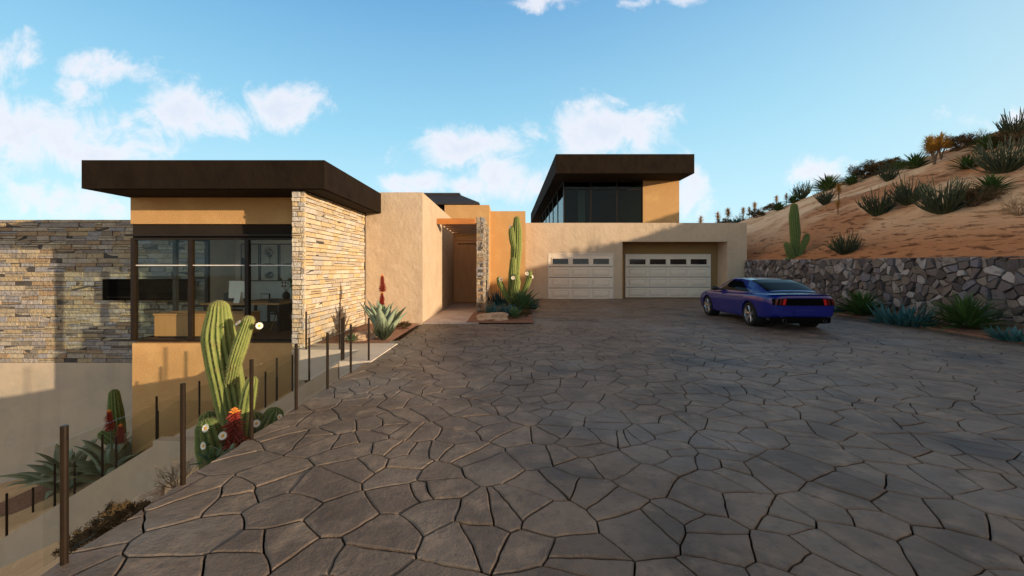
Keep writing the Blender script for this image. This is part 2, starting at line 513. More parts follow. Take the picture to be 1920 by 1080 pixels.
# ------------------------------------------------------------------ terrain
KERB = lambda Y: 12.09 + .108 * (Y - 15.56)
WALLX, WTOP = 13.15, lambda Y: 1.9 + .013 * (Y - 10.5)
RY = [-60, -22, -13, -6, 8, 12.8, 22.6, 27, 34, 48, 60, 90]
RZ = [3.0, 3.9, 4.35, 4.9, 6.1, 7.2, 9.75, 9.3, 8.9, 7.4, 6.8, 5.0]


def hill_h(X, Y):
    r = float(np.interp(Y, RY, RZ))
    b = WTOP(Y) - .10
    t = (X - WALLX - .25) / (28 - WALLX - .25)
    if t <= 0:
        return b + min(0, X - WALLX) * .3
    n = noise.fractal(Vector((X * .16, Y * .16, 3.1)), .9, 2.1, 5)
    g = noise.noise(Vector((X * .10 + Y * .08, Y * .10 - X * .05, 9.0)))
    if t < 1:
        s = t ** .92
        env = min(1, t * 5) * (1 - .75 * t)
        m_ = noise.fractal(Vector((X * .9, Y * .55, 7.7 + 1.6 * b)), 1, 2.1, 4)
        return b + (r - b) * s + env * (n * .42 + g * .9) + .10 * min(1, t * 8) * m_ * (1.3 - t)
    return r - (X - 28) * .035 + n * .1


def garden_h(X, Y):
    """bank falling away to the left of the drive, and the low yard behind the steps"""
    d = -2.56 - X
    front = -.08 - .60 * max(0, d) + .05 * noise.noise(Vector((X * 1.4, Y * 1.4, 1)))
    back = -3.4 + .25 * (X + 10) + .05 * noise.noise(Vector((X, Y, 5)))
    back = min(back, -2.9)
    f = min(1, max(0, (Y - 7.0) / .9))
    f = f * f * (3 - 2 * f)
    return max(-7.0, front * (1 - f) + back * f)


def bed_h(X, Y):
    k = KERB(Y)
    return .05 + .20 * min(1, max(0, (X - k) / max(.1, WALLX - k)))


def hit(px, py, H, Y0=3.0, Y1=80.0):
    for k in range(30):
        a, b = (px - CX) / F, (CY - py) / F
        Y = Y0
        while Y < Y1:
            if EYE + b * Y < H(a * Y, Y) and a * Y > -30:
                return Vector((a * Y, Y, H(a * Y, Y)))
            Y += .05
        py += 2.0
    return Vector((a * 30, 30, H(a * 30, 30)))


g = MB()
nx, ny = 150, 300
g.grid(lambda u, v: ((lambda X, Y: (X, Y, hill_h(X, Y)))(WALLX + .12 + 62 * u ** 1.25, -34 + 124 * v)), nx, ny)
tag(g.build('hillside', M['hill'], smooth=True), kind='structure')
g = MB()
g.grid(lambda u, v: ((lambda X, Y: (X, Y, garden_h(X, Y)))(-2.60 - 26 * u ** 1.15, -6 + 17.98 * v)), 70, 74)
tag(g.build('garden_slope', M['sand'], smooth=True), kind='structure')
g = MB()
g.grid(lambda u, v: (-600 + 1200 * u, -500 + 1200 * v, -7.2), 4, 4)
tag(g.build('ground', M['sand']), kind='structure')


# ------------------------------------------------------------------ flagstone driveway (voronoi stones as real geometry)
def clip(poly, nx_, ny_, d):
    out = []
    k = len(poly)
    for i in range(k):
        p, q = poly[i], poly[(i + 1) % k]
        a, b = p[0] * nx_ + p[1] * ny_ - d, q[0] * nx_ + q[1] * ny_ - d
        if a <= 0:
            out.append(p)
        if (a < 0 < b) or (b < 0 < a):
            t = a / (a - b)
            out.append((p[0] + (q[0] - p[0]) * t, p[1] + (q[1] - p[1]) * t))
    return out


def cells(pts, gap, planes, reach):
    grid = {}
    for i, p in enumerate(pts):
        grid.setdefault((int(p[0] // reach), int(p[1] // reach)), []).append(i)
    for i, p in enumerate(pts):
        poly = [(p[0] - reach, p[1] - reach), (p[0] + reach, p[1] - reach), (p[0] + reach, p[1] + reach), (p[0] - reach, p[1] + reach)]
        gx, gy = int(p[0] // reach), int(p[1] // reach)
        for ix in range(gx - 2, gx + 3):
            for iy in range(gy - 2, gy + 3):
                for j in grid.get((ix, iy), ()):
                    if j == i:
                        continue
                    q = pts[j]
                    dx, dy = q[0] - p[0], q[1] - p[1]
                    L = math.hypot(dx, dy)
                    if L < 1e-6 or L > 2.9 * reach:
                        continue
                    dx, dy = dx / L, dy / L
                    poly = clip(poly, dx, dy, p[0] * dx + p[1] * dy + L / 2 - gap)
                    if len(poly) < 3:
                        break
                if len(poly) < 3:
                    break
            if len(poly) < 3:
                break
        for (a, b, d) in planes:
            if len(poly) >= 3:
                poly = clip(poly, a, b, d)
        if len(poly) >= 3:
            yield poly


def wobble_poly(poly, step, amp, sc):
    out = []
    k = len(poly)
    for i in range(k):
        p, q = poly[i], poly[(i + 1) % k]
        L = math.hypot(q[0] - p[0], q[1] - p[1])
        if L < .012:
            continue
        n = max(1, int(L / step))
        for j in range(n):
            t = j / n
            x, y = p[0] + (q[0] - p[0]) * t, p[1] + (q[1] - p[1]) * t
            v = noise.noise_vector(Vector((x * sc, y * sc, 2.7))) * amp
            w = noise.noise_vector(Vector((x * sc * 4, y * sc * 4, 8.7))) * amp * .3
            out.append((x + v.x + w.x, y + v.y + w.y))
    return out


def stones(gap, polys, step, amp, sc, place, bevel, depth, hvar, tilt):
    """place(u, v, h) turns a flat point and a height into 3D"""
    m = MB()
    for poly in polys:
        A = sum(poly[i][0] * poly[(i + 1) % len(poly)][1] - poly[(i + 1) % len(poly)][0] * poly[i][1] for i in range(len(poly))) / 2
        if abs(A) < .004:
            continue
        P = wobble_poly(poly, step, amp, sc)
        if len(P) < 3:
            continue
        cx, cy = sum(p[0] for p in P) / len(P), sum(p[1] for p in P) / len(P)
        h0, ta, tb = rnd(0, hvar), rnd(-tilt, tilt), rnd(-tilt, tilt)
        hh = lambda x, y: h0 + ta * (x - cx) + tb * (y - cy)
        n, k = len(m.v), len(P)
        r0, r1, r2 = [], [], []
        for x, y in P:
            L = math.hypot(cx - x, cy - y) + 1e-6
            s = min(.45, bevel / L)
            xi, yi = x + (cx - x) * s, y + (cy - y) * s
            r0.append(place(x, y, -depth))
            r1.append(place(x, y, hh(x, y) - bevel * .5))
            r2.append(place(xi, yi, hh(xi, yi)))
        m.v += r0 + r1 + r2
        for i in range(k):
            j = (i + 1) % k
            m.f.append((n + i, n + j, n + k + j, n + k + i))
            m.f.append((n + k + i, n + k + j, n + 2 * k + j, n + 2 * k + i))
        m.f.append(tuple(range(n + 2 * k, n + 3 * k)))
    return m


random.seed(21)
pts = []
s0 = .39
yi = -3.0
row = 0
while yi < 23.6:
    xi = -3.6 + (row % 2) * s0 * .5
    while xi < 14.0:
        if random.random() > .10:
            pts.append((xi + rnd(-.42, .42) * s0 * 1.25, yi + rnd(-.42, .42) * s0 * 1.25))
        if random.random() < .22:
            pts.append((xi + rnd(-.5, .5) * s0, yi + rnd(-.5, .5) * s0))
        if random.random() < .16 and pts:
            a_ = rnd(0, 6.28)
            q_ = pts[-1]
            pts.append((q_[0] + rnd(.10, .17) * math.cos(a_), q_[1] + rnd(.10, .17) * math.sin(a_)))
        xi += s0
    yi += s0 * .9
    row += 1
kn = Vector((1, -.108)).normalized()
planes = [(-1, 0, 2.53), (0, 1, 22.98), (0, -1, 3.0), (kn.x, kn.y, kn.x * KERB(15.56) + kn.y * 15.56)]
m = stones(.006, cells(pts, .006, planes, .8), .05, .034, 2.6, lambda x, y, h: (x, y, h - .006), .013, .045, .008, .008)
drive = m.build('driveway', M['drive'])
tag(drive, kind='structure')
jb = MB()
jb.v += [(-2.53, -12, -.045), (KERB(-12), -12, -.045), (KERB(23), 23, -.045), (-2.53, 23, -.045),
         (-2.53, -12, -1.2), (KERB(-12), -12, -1.2), (KERB(23), 23, -1.2), (-2.53, 23, -1.2)]
jb.f += [(0, 1, 2, 3), (0, 3, 7, 4), (1, 0, 4, 5), (2, 1, 5, 6), (3, 2, 6, 7)]
tag(jb.build('driveway_base', M['joint']), kind='structure')


# ------------------------------------------------------------------ ledger stone courses
def ledger(m, o, u, nrm, L, H, hmin=.085, hmax=.13, lmin=.22, lmax=.55, d0=.015, d1=.040):
    o, u, nrm = Vector(o), Vector(u), Vector(nrm)
    up = Vector((0, 0, 1))
    z = 0.0
    while z < H - .01:
        h = min(rnd(hmin, hmax), H - z)
        if H - z - h < hmin * .7:
            h = H - z
        x = 0.0
        while x < L - .01:
            l = min(rnd(lmin, lmax), L - x)
            if L - x - l < lmin * .6:
                l = L - x
            # now and then two thin stones share one course
            q_ = rnd(.35, .65)
            parts = [(z, h)] if random.random() > .28 or h < .10 else [(z, h * q_), (z + h * q_, h * (1 - q_))]
            for (zz, hh) in parts:
                d = rnd(d0, d1)
                e = .002
                j = lambda: rnd(-.008, .008)
                p = []
                for dep, ins in ((0, 0), (1, .006)):
                    for (a, b) in ((x + e + ins, zz + e + ins), (x + l - e - ins, zz + e + ins), (x + l - e - ins, zz + hh - e - ins), (x + e + ins, zz + hh - e - ins)):
                        dd = -.02 if dep == 0 else d + j() * 1.4
                        p.append(o + u * (a + (j() if dep else 0) * .5) + up * (b + (j() if dep else 0) * .5) + nrm * dd)
                m.hexa(p)
            x += l
        z += h
    return m


# ------------------------------------------------------------------ left wing of the house
XL, XF0, XF1 = -8.66, -4.54, -4.24            # glass corner, fin wall
YF, YFIN, YB = 9.55, 8.70, 13.15               # facade, fin front, back wall
wing = thing('house_wing', 'low office wing with dark flat roof, corner glazing and pale stone fin wall', 'house', (-6.5, 11, 0))
rf = MB().box(-8.76, -3.77, 8.55, 12.38, 3.30, 3.885).box(-8.76, -4.26, 12.38, 13.5, 3.30, 3.885)
roof = rf.build('roof', M['fascia'], wing)
MB().box(-8.7, -3.83, 8.61, 12.36, 3.288, 3.299).build('soffit', M['soffit'], roof)
MB().box(-8.66, XF0, YF, YF + .2, 2.68, 3.285).build('upper_wall', M['ochre'], wing)
MB().box(-8.62, XF0, YF, YB + .1, -6.5, -.06).build('lower_wall', M['ochre'], wing)
MB().box(XF0 + .01, XF1 - .01, YFIN + .01, 12.38, -4.0, -.04).build('fin_base', M['stucco'], wing)
MB().box(XF0 + .03, XF1 - .03, YFIN + .03, 12.38, -.04, 3.285).build('fin_core', M['mortar'], wing)
random.seed(3)
lg = ledger(MB(), (XF1 - .04, YFIN + .02, -.03), (0, 1, 0), (1, 0, 0), 3.64, 3.31)
ledger(lg, (XF0 + .02, YFIN + .04, -.03), (1, 0, 0), (0, -1, 0), .27, 3.31, lmin=.10, lmax=.22)
ledger(lg, (XF0 + .04, YF - .01, -.03), (0, -1, 0), (-1, 0, 0), .80, 3.31)
lg.build('stone_cladding', M['ledger'], wing)
MB().box(XL, XF0, YF + .06, YF + .14, 2.36, 2.679).build('header', M['soffit'], wing)
MB().box(-8.75, XF0, YF - .05, YF + .05, 2.40, 2.44).build('drip_rail', M['bronze'], wing)
MB().box(-8.6, XF0, YF + .16, YB, -.059, -.001).build('floor', M['floorwood'], wing)
MB().box(-8.7, XF0, YF + .21, YB, 3.18, 3.287).build('ceiling', M['plaster'], wing)
MB().box(-8.72, XF0, YB, YB + .1, 0, 3.285).build('back_wall', M['plaster'], wing)
MB().box(-8.74, -8.62, 12.02, YB - .002, 0, 3.18).build('side_wall', M['plaster'], wing)
MB().box(-4.60, XF0, YF + .22, YB - .002, 0, 3.18).build('inner_wall', M['plaster'], wing)


def window(parent, panes, bars, gmat, fmat):
    fr = MB()
    for b in bars:
        fr.box(*b)
    f = fr.build('window', fmat, parent)
    for (p0, p1, p2, p3) in panes:
        q = MB()
        p = [Vector(t) for t in (p0, p1, p2, p3)]
        n = (p[1] - p[0]).cross(p[3] - p[0]).normalized() * .004
        q.hexa([t - n for t in p] + [t + n for t in p])
        q.build('pane', gmat, f)
    return f


yg = YF + .10
xs = [XL, -7.34, -6.03, XF0]
for i in range(3):
    a, b = xs[i], xs[i + 1]
    w = .045
    bars = [(a - w, a + w, yg - .05, yg + .05, .0, 2.36), (a + w, b - w, yg - .05, yg + .05, -.02, .02), (a + w, b - w, yg - .05, yg + .05, 2.32, 2.36)]
    win = window(wing, [((a + w, yg, .02), (b - w, yg, .02), (b - w, yg, 2.32), (a + w, yg, 2.32))], bars, M['glass'], M['bronze'])
    MB().box(a + w, b - w, yg - .012, yg - .006, 1.72, 1.742).build('reflection_strip', M['white_trim'], win)  # white strip in place of the horizon line reflected in the glass
for (a, b) in ((yg, 10.85), (10.85, 12.0)):
    bars = [(XL - .04, XL + .04, b - .05, b + .05, 0, 2.5), (XL - .03, XL + .03, a + .05, b - .05, -.02, .02), (XL - .03, XL + .03, a + .05, b - .05, 2.42, 2.5)]
    window(wing, [((XL, a + .05, .02), (XL, b - .05, .02), (XL, b - .05, 2.42), (XL, a + .05, 2.42))], bars, M['glass'], M['black'])
MB().box(-8.7, -8.62, yg + .05, 12.02, 2.5, 3.28).build('side_header', M['soffit'], wing)

# things inside the office
sb = thing('low_cabinet', 'low oak cabinet standing just inside the corner window', 'cabinet', (-7.4, 10.05, 0))
MB().box(-8.38, -6.25, 9.86, 10.5, .05, .55).build('carcass', M['oak'], sb, bevel=.006)
MB().box(-8.40, -6.23, 9.84, 10.52, .552, .585).build('top', M['oak'], sb, bevel=.004)
MB().box(-8.3, -6.33, 9.92, 10.45, 0, .049).build('plinth', M['black'], sb)
dk = thing('desk', 'long wooden desk behind the oak cabinet carrying a white monitor', 'desk', (-7, 11, 0))
MB().box(-7.95, -5.9, 10.75, 11.55, .715, .755).build('desktop', M['oak'], dk, bevel=.005)
for x in (-7.9, -5.99):
    MB().box(x, x + .06, 10.8, 11.5, 0, .713).build('leg', M['black'], dk)
mo = thing('computer_monitor', 'slim white computer monitor seen from behind on the desk', 'monitor', (-7.05, 11.0, .756))
mm = MB()
mm.hexa([(-7.42, 11.05, .87), (-6.78, 10.92, .87), (-6.78, 10.95, .87), (-7.42, 11.08, .87), (-7.42, 11.08, 1.33), (-6.78, 10.95, 1.33), (-6.78, 10.98, 1.33), (-7.42, 11.11, 1.33)])
mm.build('screen_shell', M['white_trim'], mo, bevel=.008)
MB().hexa([(-7.17, 10.86, .757), (-6.99, 10.83, .757), (-6.99, 11.03, .757), (-7.17, 11.06, .757), (-7.15, 10.96, 1.05), (-7.01, 10.93, 1.05), (-7.01, 10.945, 1.05), (-7.15, 10.975, 1.05)]).build('stand', M['white_trim'], mo)
M['print'] = None


def art_extra(seed):
    def ex(nt, vec, col, nor):
        return col, nor
    return ex


M['print'] = mat('lake_print', (.62, .60, .55), .6, [((.36, .35, .33), 1.2, .4, .8)], spec=.3)
M['printink'] = mat('dark_print_ink', (.05, .05, .05), .7, [((.09, .09, .085), 20, .4, .8)], spec=.2)
ptree = MB()
random.seed(5)
for (lab, xa) in (('first framed lake print from the corner, with a dark shore', -8.42), ('middle framed lake print with a tree over the water', -7.81), ('third framed lake print, beside the stone fin', -7.20)):
    pc = thing('wall_picture', lab, 'picture', (xa + .29, YB, 1.26), group='framed prints on the office wall')
    fr = MB()
    fr.box(xa, xa + .58, YB - .035, YB - .003, 1.26, 1.285).box(xa, xa + .58, YB - .035, YB - .003, 2.415, 2.44)
    fr.box(xa, xa + .025, YB - .035, YB - .003, 1.285, 2.415).box(xa + .555, xa + .58, YB - .035, YB - .003, 1.285, 2.415)
    fr.build('frame', M['black'], pc)
    MB().box(xa + .025, xa + .555, YB - .02, YB - .004, 1.285, 2.415).build('print', M['print'], pc)
    ink = MB()
    yv = YB - .022
    for k in range(26):
        u0 = rnd(.03, .4)
        zz = 1.79 + rnd(-.016, .02)
        ink.box(xa + u0, xa + u0 + rnd(.06, .13), yv, yv + .002, zz, zz + .012)
    if 'dark' in lab:
        for k in range(70):
            u0 = rnd(.025, .3)
            h = max(0, .26 - u0 * .8) * rnd(.2, 1)
            ink.box(xa + u0, xa + u0 + .03, yv, yv + .002, 1.80, 1.80 + h)
    if 'tree' in lab:
        for k in range(420):
            if k % 30 == 0:
                ca_, cr_ = rnd(0, 6.28), rnd(.2, .8)
            a, r = ca_ + random.gauss(0, .35), abs(cr_ + random.gauss(0, .2))
            cx, cz = xa + .30 + r * math.cos(a) * .19, 2.14 + r * math.sin(a) * .20
            s = rnd(.006, .016)
            ink.box(cx, cx + s, yv, yv + .002, cz, cz + s)
            cz = 1.46 - r * math.sin(a) * .13
            ink.box(cx, cx + s * 2.2, yv, yv + .002, cz, cz + s * .5)
        ink.box(xa + .295, xa + .315, yv, yv + .002, 1.80, 2.05)
    ink.build('motif', M['printink'], pc)
tb = thing('dining_table', 'dark wooden dining table against the white back wall', 'table', (-6.4, 12.3, 0))
MB().box(-7.4, -5.2, 11.9, 12.75, .70, .745).build('tabletop', M['floorwood'], tb, bevel=.006)
for x in (-7.3, -5.36):
    for y in (11.97, 12.62):
        MB().box(x, x + .06, y, y + .06, 0, .70).build('leg', M['black'], tb)


def chair(label, x, y, rz):
    c = thing('chair', label, 'chair', (x, y, 0), group='chairs in the office', rz=rz)
    MB().box(-.23, .23, -.22, .22, .43, .48).build('seat', M['black'], c, local=True, bevel=.02)
    MB().grid(lambda u, v: (-.23 + .46 * u, .22 + .05 * v - .05 * math.sin(math.pi * u), .50 + .36 * v), 6, 4).build('backrest', M['black'], c, local=True)
    for sx in (-1, 1):
        for sy in (-1, 1):
            MB().tube([(sx * .12, sy * .12, .43), (sx * .21, sy * .21, 0)], [.016, .011], 6).build('leg', M['oak'], c, local=True)


chair('dark shell chair on splayed wooden legs, nearest the window', -6.05, 11.2, 2.7)
chair('dark shell chair beside the stone fin', -5.35, 11.45, -2.9)
oc = thing('office_chair', 'grey padded desk chair behind the oak cabinet', 'chair', (-7.75, 11.9, 0))
MB().box(-8.05, -7.45, 11.75, 12.0, .55, .98).build('backrest', M['printink'], oc, bevel=.05)
MB().box(-8.05, -7.45, 11.25, 11.74, .42, .52).build('seat', M['printink'], oc, bevel=.03)
MB().tube([(-7.75, 11.6, .03), (-7.75, 11.6, .42)], .03, 8).build('post', M['black'], oc)
vs = thing('vase', 'round black vase of dry blooms on the dark table', 'vase', (-6.55, 12.3, .746))
MB().lathe([(.0, .746), (.07, .75), (.11, .83), (.10, .92), (.05, .96), (.055, .98)], 16, c=(-6.55, 12.3, 0)).build('body', M['black'], vs, smooth=True)
bl = MB()
for k in range(9):
    a = k * .7
    p = (-6.55 + .14 * math.cos(a), 12.3 + .1 * math.sin(a), 1.14 + .1 * (k % 3))
    bl.tube([(-6.55, 12.3, .96), p], .004, 4)
    bl.lathe([(.0, -.04), (.04, 0), (.0, .04)], 6, c=p)
bl.build('blooms', M['twig'], vs)
tg = MB().box(-7.28, -7.02, 12.25, 12.3, .746, .92).box(-6.98, -6.86, 12.2, 12.3, .746, .84)
ck = thing('desk_clock', 'small square clock standing on the dark table', 'clock', (-7.1, 12.3, .746))
MB().box(-7.28, -7.02, 12.25, 12.31, .747, .92).build('case', M['black'], ck, bevel=.01)
MB().box(-7.26, -7.04, 12.243, 12.249, .765, .90).build('face', M['white_trim'], ck)
pt = thing('potted_tree', 'small round topped tree in a terracotta pot by the fin wall', 'tree', (-4.98, 10.0, 0))
M['terracotta'] = mat('terracotta', (.45, .19, .085), .8, [((.36, .14, .06), 6, .4, .8)], spec=.2)
MB().lathe([(0, .0), (.12, .0), (.16, .26), (.185, .26), (.185, .32), (.15, .32), (.14, .28), (0, .28)], 20, c=(-4.98, 10.0, 0)).build('pot', M['terracotta'], pt, smooth=False)
MB().tube([(-4.98, 10, .28), (-4.97, 10.01, .8), (-4.99, 10, 1.2)], [.02, .016, .012], 6).build('trunk', M['trunk'], pt)


def leaf_ball(m, c, r, n, s):
    for k in range(n):
        d = Vector((rnd(-1, 1), rnd(-1, 1), rnd(-1, 1)))
        if d.length > 1 or d.length < .2:
            continue
        p = Vector(c) + Vector((d.x * r[0], d.y * r[1], d.z * r[2]))
        a = Vector((rnd(-1, 1), rnd(-1, 1), rnd(-1, 1))).normalized()
        b = a.orthogonal().normalized()
        i = len(m.v)
        m.v += [tuple(p), tuple(p + a * s * .5 + b * s * .25), tuple(p + a * s), tuple(p + a * s * .5 - b * s * .25)]
        m.f.append((i, i + 1, i + 2, i + 3))
    return m


leaf_ball(MB(), (-4.98, 10, 1.36), (.26, .26, .28), 1500, .06).build('crown', M['crown'], pt)

# ------------------------------------------------------------------ long stone wall, fireplace
sw = thing('stone_wall', 'long ledger stone garden wall on a plain stucco base beside the glass corner', 'wall', (-14, 12.1, -4))
random.seed(11)
MB().box(-30, -8.75, 12.03, 12.3, -1.06, 3.06).build('core', M['mortar'], sw)
ledger(MB(), (-30, 12.04, -1.06), (1, 0, 0), (0, -1, 0), 21.25, 4.13, .10, .155, .20, .62, .01, .05).build('cladding', M['ledger_dark'], sw)
MB().box(-30, -8.63, 12.0, 12.32, -7, -1.062).build('stucco_base', M['render'], sw)
fp = thing('wall_fireplace', 'long black linear fireplace box fixed to the stone wall', 'fireplace', (-10.2, 11.9, .76))
fb = MB()
fb.box(-11.42, -9.0, 11.72, 11.96, .76, .80).box(-11.42, -9.0, 11.72, 11.96, 1.32, 1.36).box(-11.42, -11.38, 11.72, 11.96, .80, 1.32).box(-9.04, -9.0, 11.72, 11.96, .80, 1.32)
fb.build('surround', M['matteblack'], fp)
MB().box(-11.38, -9.04, 11.74, 11.95, .80, 1.32).build('firebox', M['matteblack'], fp)
MB().box(-11.3, -9.12, 11.725, 11.738, .84, .86).build('burner_slot', M['soffit'], fp)

# ------------------------------------------------------------------ entrance block, door, pergola, stone pier
ent = thing('entrance_block', 'tall plain stucco entrance walls with timber door at the end of paved passage', 'house', (-2.5, 16, 0))
MB().box(XF1 + .002, -2.54, 12.40, 19.6, -.5, 3.93).build('passage_wall', M['stucco'], ent)
MB().box(-2.98, -.87, 19.62, 22.95, -.2, 4.66).build('door_wall', M['ochre'], ent)
MB().box(-.868, .895, 21.0, 22.96, -.2, 4.56).build('corner_wall', M['ochre'], ent)
dr = MB()
dr.box(-2.50, -1.22, 19.56, 19.61, .03, 3.0)
door = dr.build('door', M['wood'], ent)
fr = MB().box(-2.535, -2.50, 19.53, 19.615, .03, 3.05).box(-1.22, -1.17, 19.53, 19.615, .03, 3.05).box(-2.50, -1.22, 19.53, 19.615, 3.0, 3.05)
fr.build('door_frame', M['wood'], ent)
MB().box(-2.34, -1.3, 19.552, 19.558, 2.80, 2.84).build('groove', M['soffit'], door)
MB().box(-2.50, -1.22, 19.55, 19.559, .03, .10).build('kick_plate', M['beam'], door)
MB().tube([(-1.32, 19.56, 1.2), (-1.32, 19.49, 1.2), (-1.44, 19.49, 1.2)], .014, 6).build('handle', M['black'], door)
pg = thing('pergola', 'timber pergola with orange front beam spanning the entrance passage', 'pergola', (-1.8, 15, 3.25))
MB().box(-2.535, -1.17, 14.86, 15.0, 3.25, 3.45).build('beam', M['beam'], pg, bevel=.006)
y = 15.15
while y < 19.5:
    MB().box(-2.535, -1.18, y, y + .05, 3.29, 3.41).build('slat', M['floorwood'], pg)
    y += .85
pr = thing('stone_pier', 'narrow ledger stone pier wall beside the front door passage', 'wall', (-1, 17, 0))
random.seed(13)
MB().box(-1.13, -.89, 15.33, 19.58, 0, 3.55).build('core', M['mortar'], pr)
lg = ledger(MB(), (-1.15, 15.35, 0), (1, 0, 0), (0, -1, 0), .28, 3.56, .09, .15, .12, .28, .01, .05)
ledger(lg, (-.90, 15.32, .5), (0, 1, 0), (1, 0, 0), 4.26, 3.06, .09, .15)
ledger(lg, (-1.12, 19.58, 0), (0, -1, 0), (-1, 0, 0), 4.26, 3.56, .09, .15)
lg.build('cladding', M['ledger_dark'], pr)
MB().box(-.899, -.85, 15.36, 19.6, 0, .50).build('plinth', M['stucco'], pr)

# ------------------------------------------------------------------ garage
M['recess'] = mat('shaded_roughcast', (.34, .20, .085), .95, [((.25, .14, .06), 38, .5, .72)], [(55, .9, .016)], spec=.08)  # darker ochre roughcast, with the recess shade put into its colour
ga = thing('garage', 'wide stucco garage with a single and a recessed double panelled door', 'garage', (7, 24, 0))
GX0, GX1, GZ = .91, 13.22, 4.19
w = MB()
w.box(GX0, 2.24, 23, 23.4, -.3, GZ)
w.box(2.24, 5.84, 23, 23.4, 2.50, GZ)
w.box(5.84, 6.34, 23, 24.1, -.3, GZ)
w.box(6.34, 12.15, 23, 23.4, 3.15, GZ)
w.box(12.15, GX1, 23, 24.1, -.3, GZ)
w.build('front_wall', M['stucco'], ga)
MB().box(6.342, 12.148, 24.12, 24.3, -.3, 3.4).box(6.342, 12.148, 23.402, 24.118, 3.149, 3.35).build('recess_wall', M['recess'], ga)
MB().box(GX0, GX1, 23.41, 50, 3.6, 4.0).box(GX1 - .35, GX1, 24.12, 50, -.3, 3.59).box(GX0, GX0 + .35, 23.41, 50, -.3, 3.59).build('roof_deck', M['render'], ga)
M['darkglass'] = mat('dark_door_glass', (.012, .012, .013), .08, [((.02, .02, .02), 3, .4, .8)], spec=.5)


def garage_door(x0, x1, y, z1, ncol, label):
    d = MB()
    d.box(x0, x1, y, y + .05, 0, z1)
    door = d.build('garage_door', M['door_paint'], ga)
    door['label'] = label
    hh = (z1 - .12) / 4
    lines = MB()
    for r in range(1, 4):
        lines.box(x0, x1, y - .0025, y - .0005, r * hh - .018, r * hh + .018)
    lines.build('seam', M['mortar'], door)
    top = MB()
    for k in range(3):
        top.box(x0 + .01, x1 - .01, y - .012, y - .002, 4 * hh + .015 + k * .036, 4 * hh + .040 + k * .036)
    top.build('top_seal', M['door_paint'], door)
    cw = (x1 - x0 - .16) / ncol
    for r in range(4):
        for c in range(ncol):
            a, b = x0 + .08 + c * cw + .09, x0 + .08 + (c + 1) * cw - .09
            z0_, z1_ = r * hh + .11, (r + 1) * hh - .11
            p = MB()
            if r < 3:
                # raised-and-fielded panel: outer moulding, sunk border, raised field
                ring = [(0, -.003), (.022, -.034), (.05, -.004), (.09, -.030)]
            else:
                ring = [(-.02, -.004), (.0, -.024), (.03, -.024), (.04, -.004)]
            n0 = len(p.v)
            for ins, yy in ring:
                p.v += [(a + ins, y + yy, z0_ + ins), (b - ins, y + yy, z0_ + ins), (b - ins, y + yy, z1_ - ins), (a + ins, y + yy, z1_ - ins)]
            for k in range(len(ring) - 1):
                for i in range(4):
                    j = (i + 1) % 4
                    p.f.append((n0 + k * 4 + i, n0 + k * 4 + j, n0 + k * 4 + 4 + j, n0 + k * 4 + 4 + i))
            if r < 3:
                p.f.append(tuple(n0 + (len(ring) - 1) * 4 + i for i in range(4)))
                p.build('panel', M['door_paint'], door)
            else:
                p.build('window_frame', M['door_paint'], door)
                MB().box(a + .035, b - .035, y - .010, y - .002, z0_ + .035, z1_ - .035).build('window', M['darkglass'], door)
    return door


garage_door(2.27, 5.81, 23.03, 2.47, 3, 'single panelled garage door, partly sunlit')
MB().box(2.24, 2.27, 22.985, 23.09, 0, 2.5).box(5.81, 5.84, 22.985, 23.09, 0, 2.5).box(2.27, 5.81, 22.985, 23.09, 2.47, 2.5).build('door_trim', M['white_trim'], ga)
garage_door(6.83, 11.70, 24.05, 2.47, 4, 'double panelled garage door in a deep recess')
MB().box(6.80, 6.828, 24.03, 24.11, 0, 2.5).box(11.702, 11.73, 24.03, 24.11, 0, 2.5).box(6.828, 11.702, 24.03, 24.11, 2.472, 2.5).build('door_trim', M['white_trim'], ga)

# ------------------------------------------------------------------ upper storey pavilion
up = thing('upper_pavilion', 'glazed upper storey under a thick dark overhanging flat roof above garage', 'house', (7, 30, 4))
rf = MB().box(2.77, 10.77, 24.0, 50, 7.16, 8.27).build('roof', M['fascia'], up)
MB().box(2.85, 10.7, 24.08, 49.9, 7.148, 7.159).build('soffit', M['soffit'], rf)
MB().box(8.42, 10.70, 25.95, 49, 4.01, 7.147).build('wall', M['ochre'], up)
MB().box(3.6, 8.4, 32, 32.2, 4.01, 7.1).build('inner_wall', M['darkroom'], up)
MB().box(3.5, 8.4, 26.1, 32, 4.01, 4.03).build('floor', M['floorwood'], up)
MB().box(4.9, 5.3, 28.5, 28.9, 4.03, 7.1).build('column', M['plaster'], up)
xs = [3.5, 5.17, 6.80, 8.42]
for i in range(3):
    a, b = xs[i], xs[i + 1]
    w = .035
    bars = [(a - w, a + w, 25.92, 26.02, 4.02, 7.14), (a + w, b - w, 25.92, 26.02, 4.02, 4.1), (a + w, b - w, 25.92, 26.02, 6.56, 6.62), (a + w, b - w, 25.92, 26.02, 7.06, 7.14)]
    window(up, [((a + w, 25.97, 4.1), (b - w, 25.97, 4.1), (b - w, 25.97, 6.56), (a + w, 25.97, 6.56)), ((a + w, 25.97, 6.62), (b - w, 25.97, 6.62), (b - w, 25.97, 7.06), (a + w, 25.97, 7.06))], bars, M['tint'], M['bronze'])
MB().box(8.36, 8.418, 25.9, 26.05, 4.02, 7.14).build('jamb', M['soffit'], up)
y = 26.02
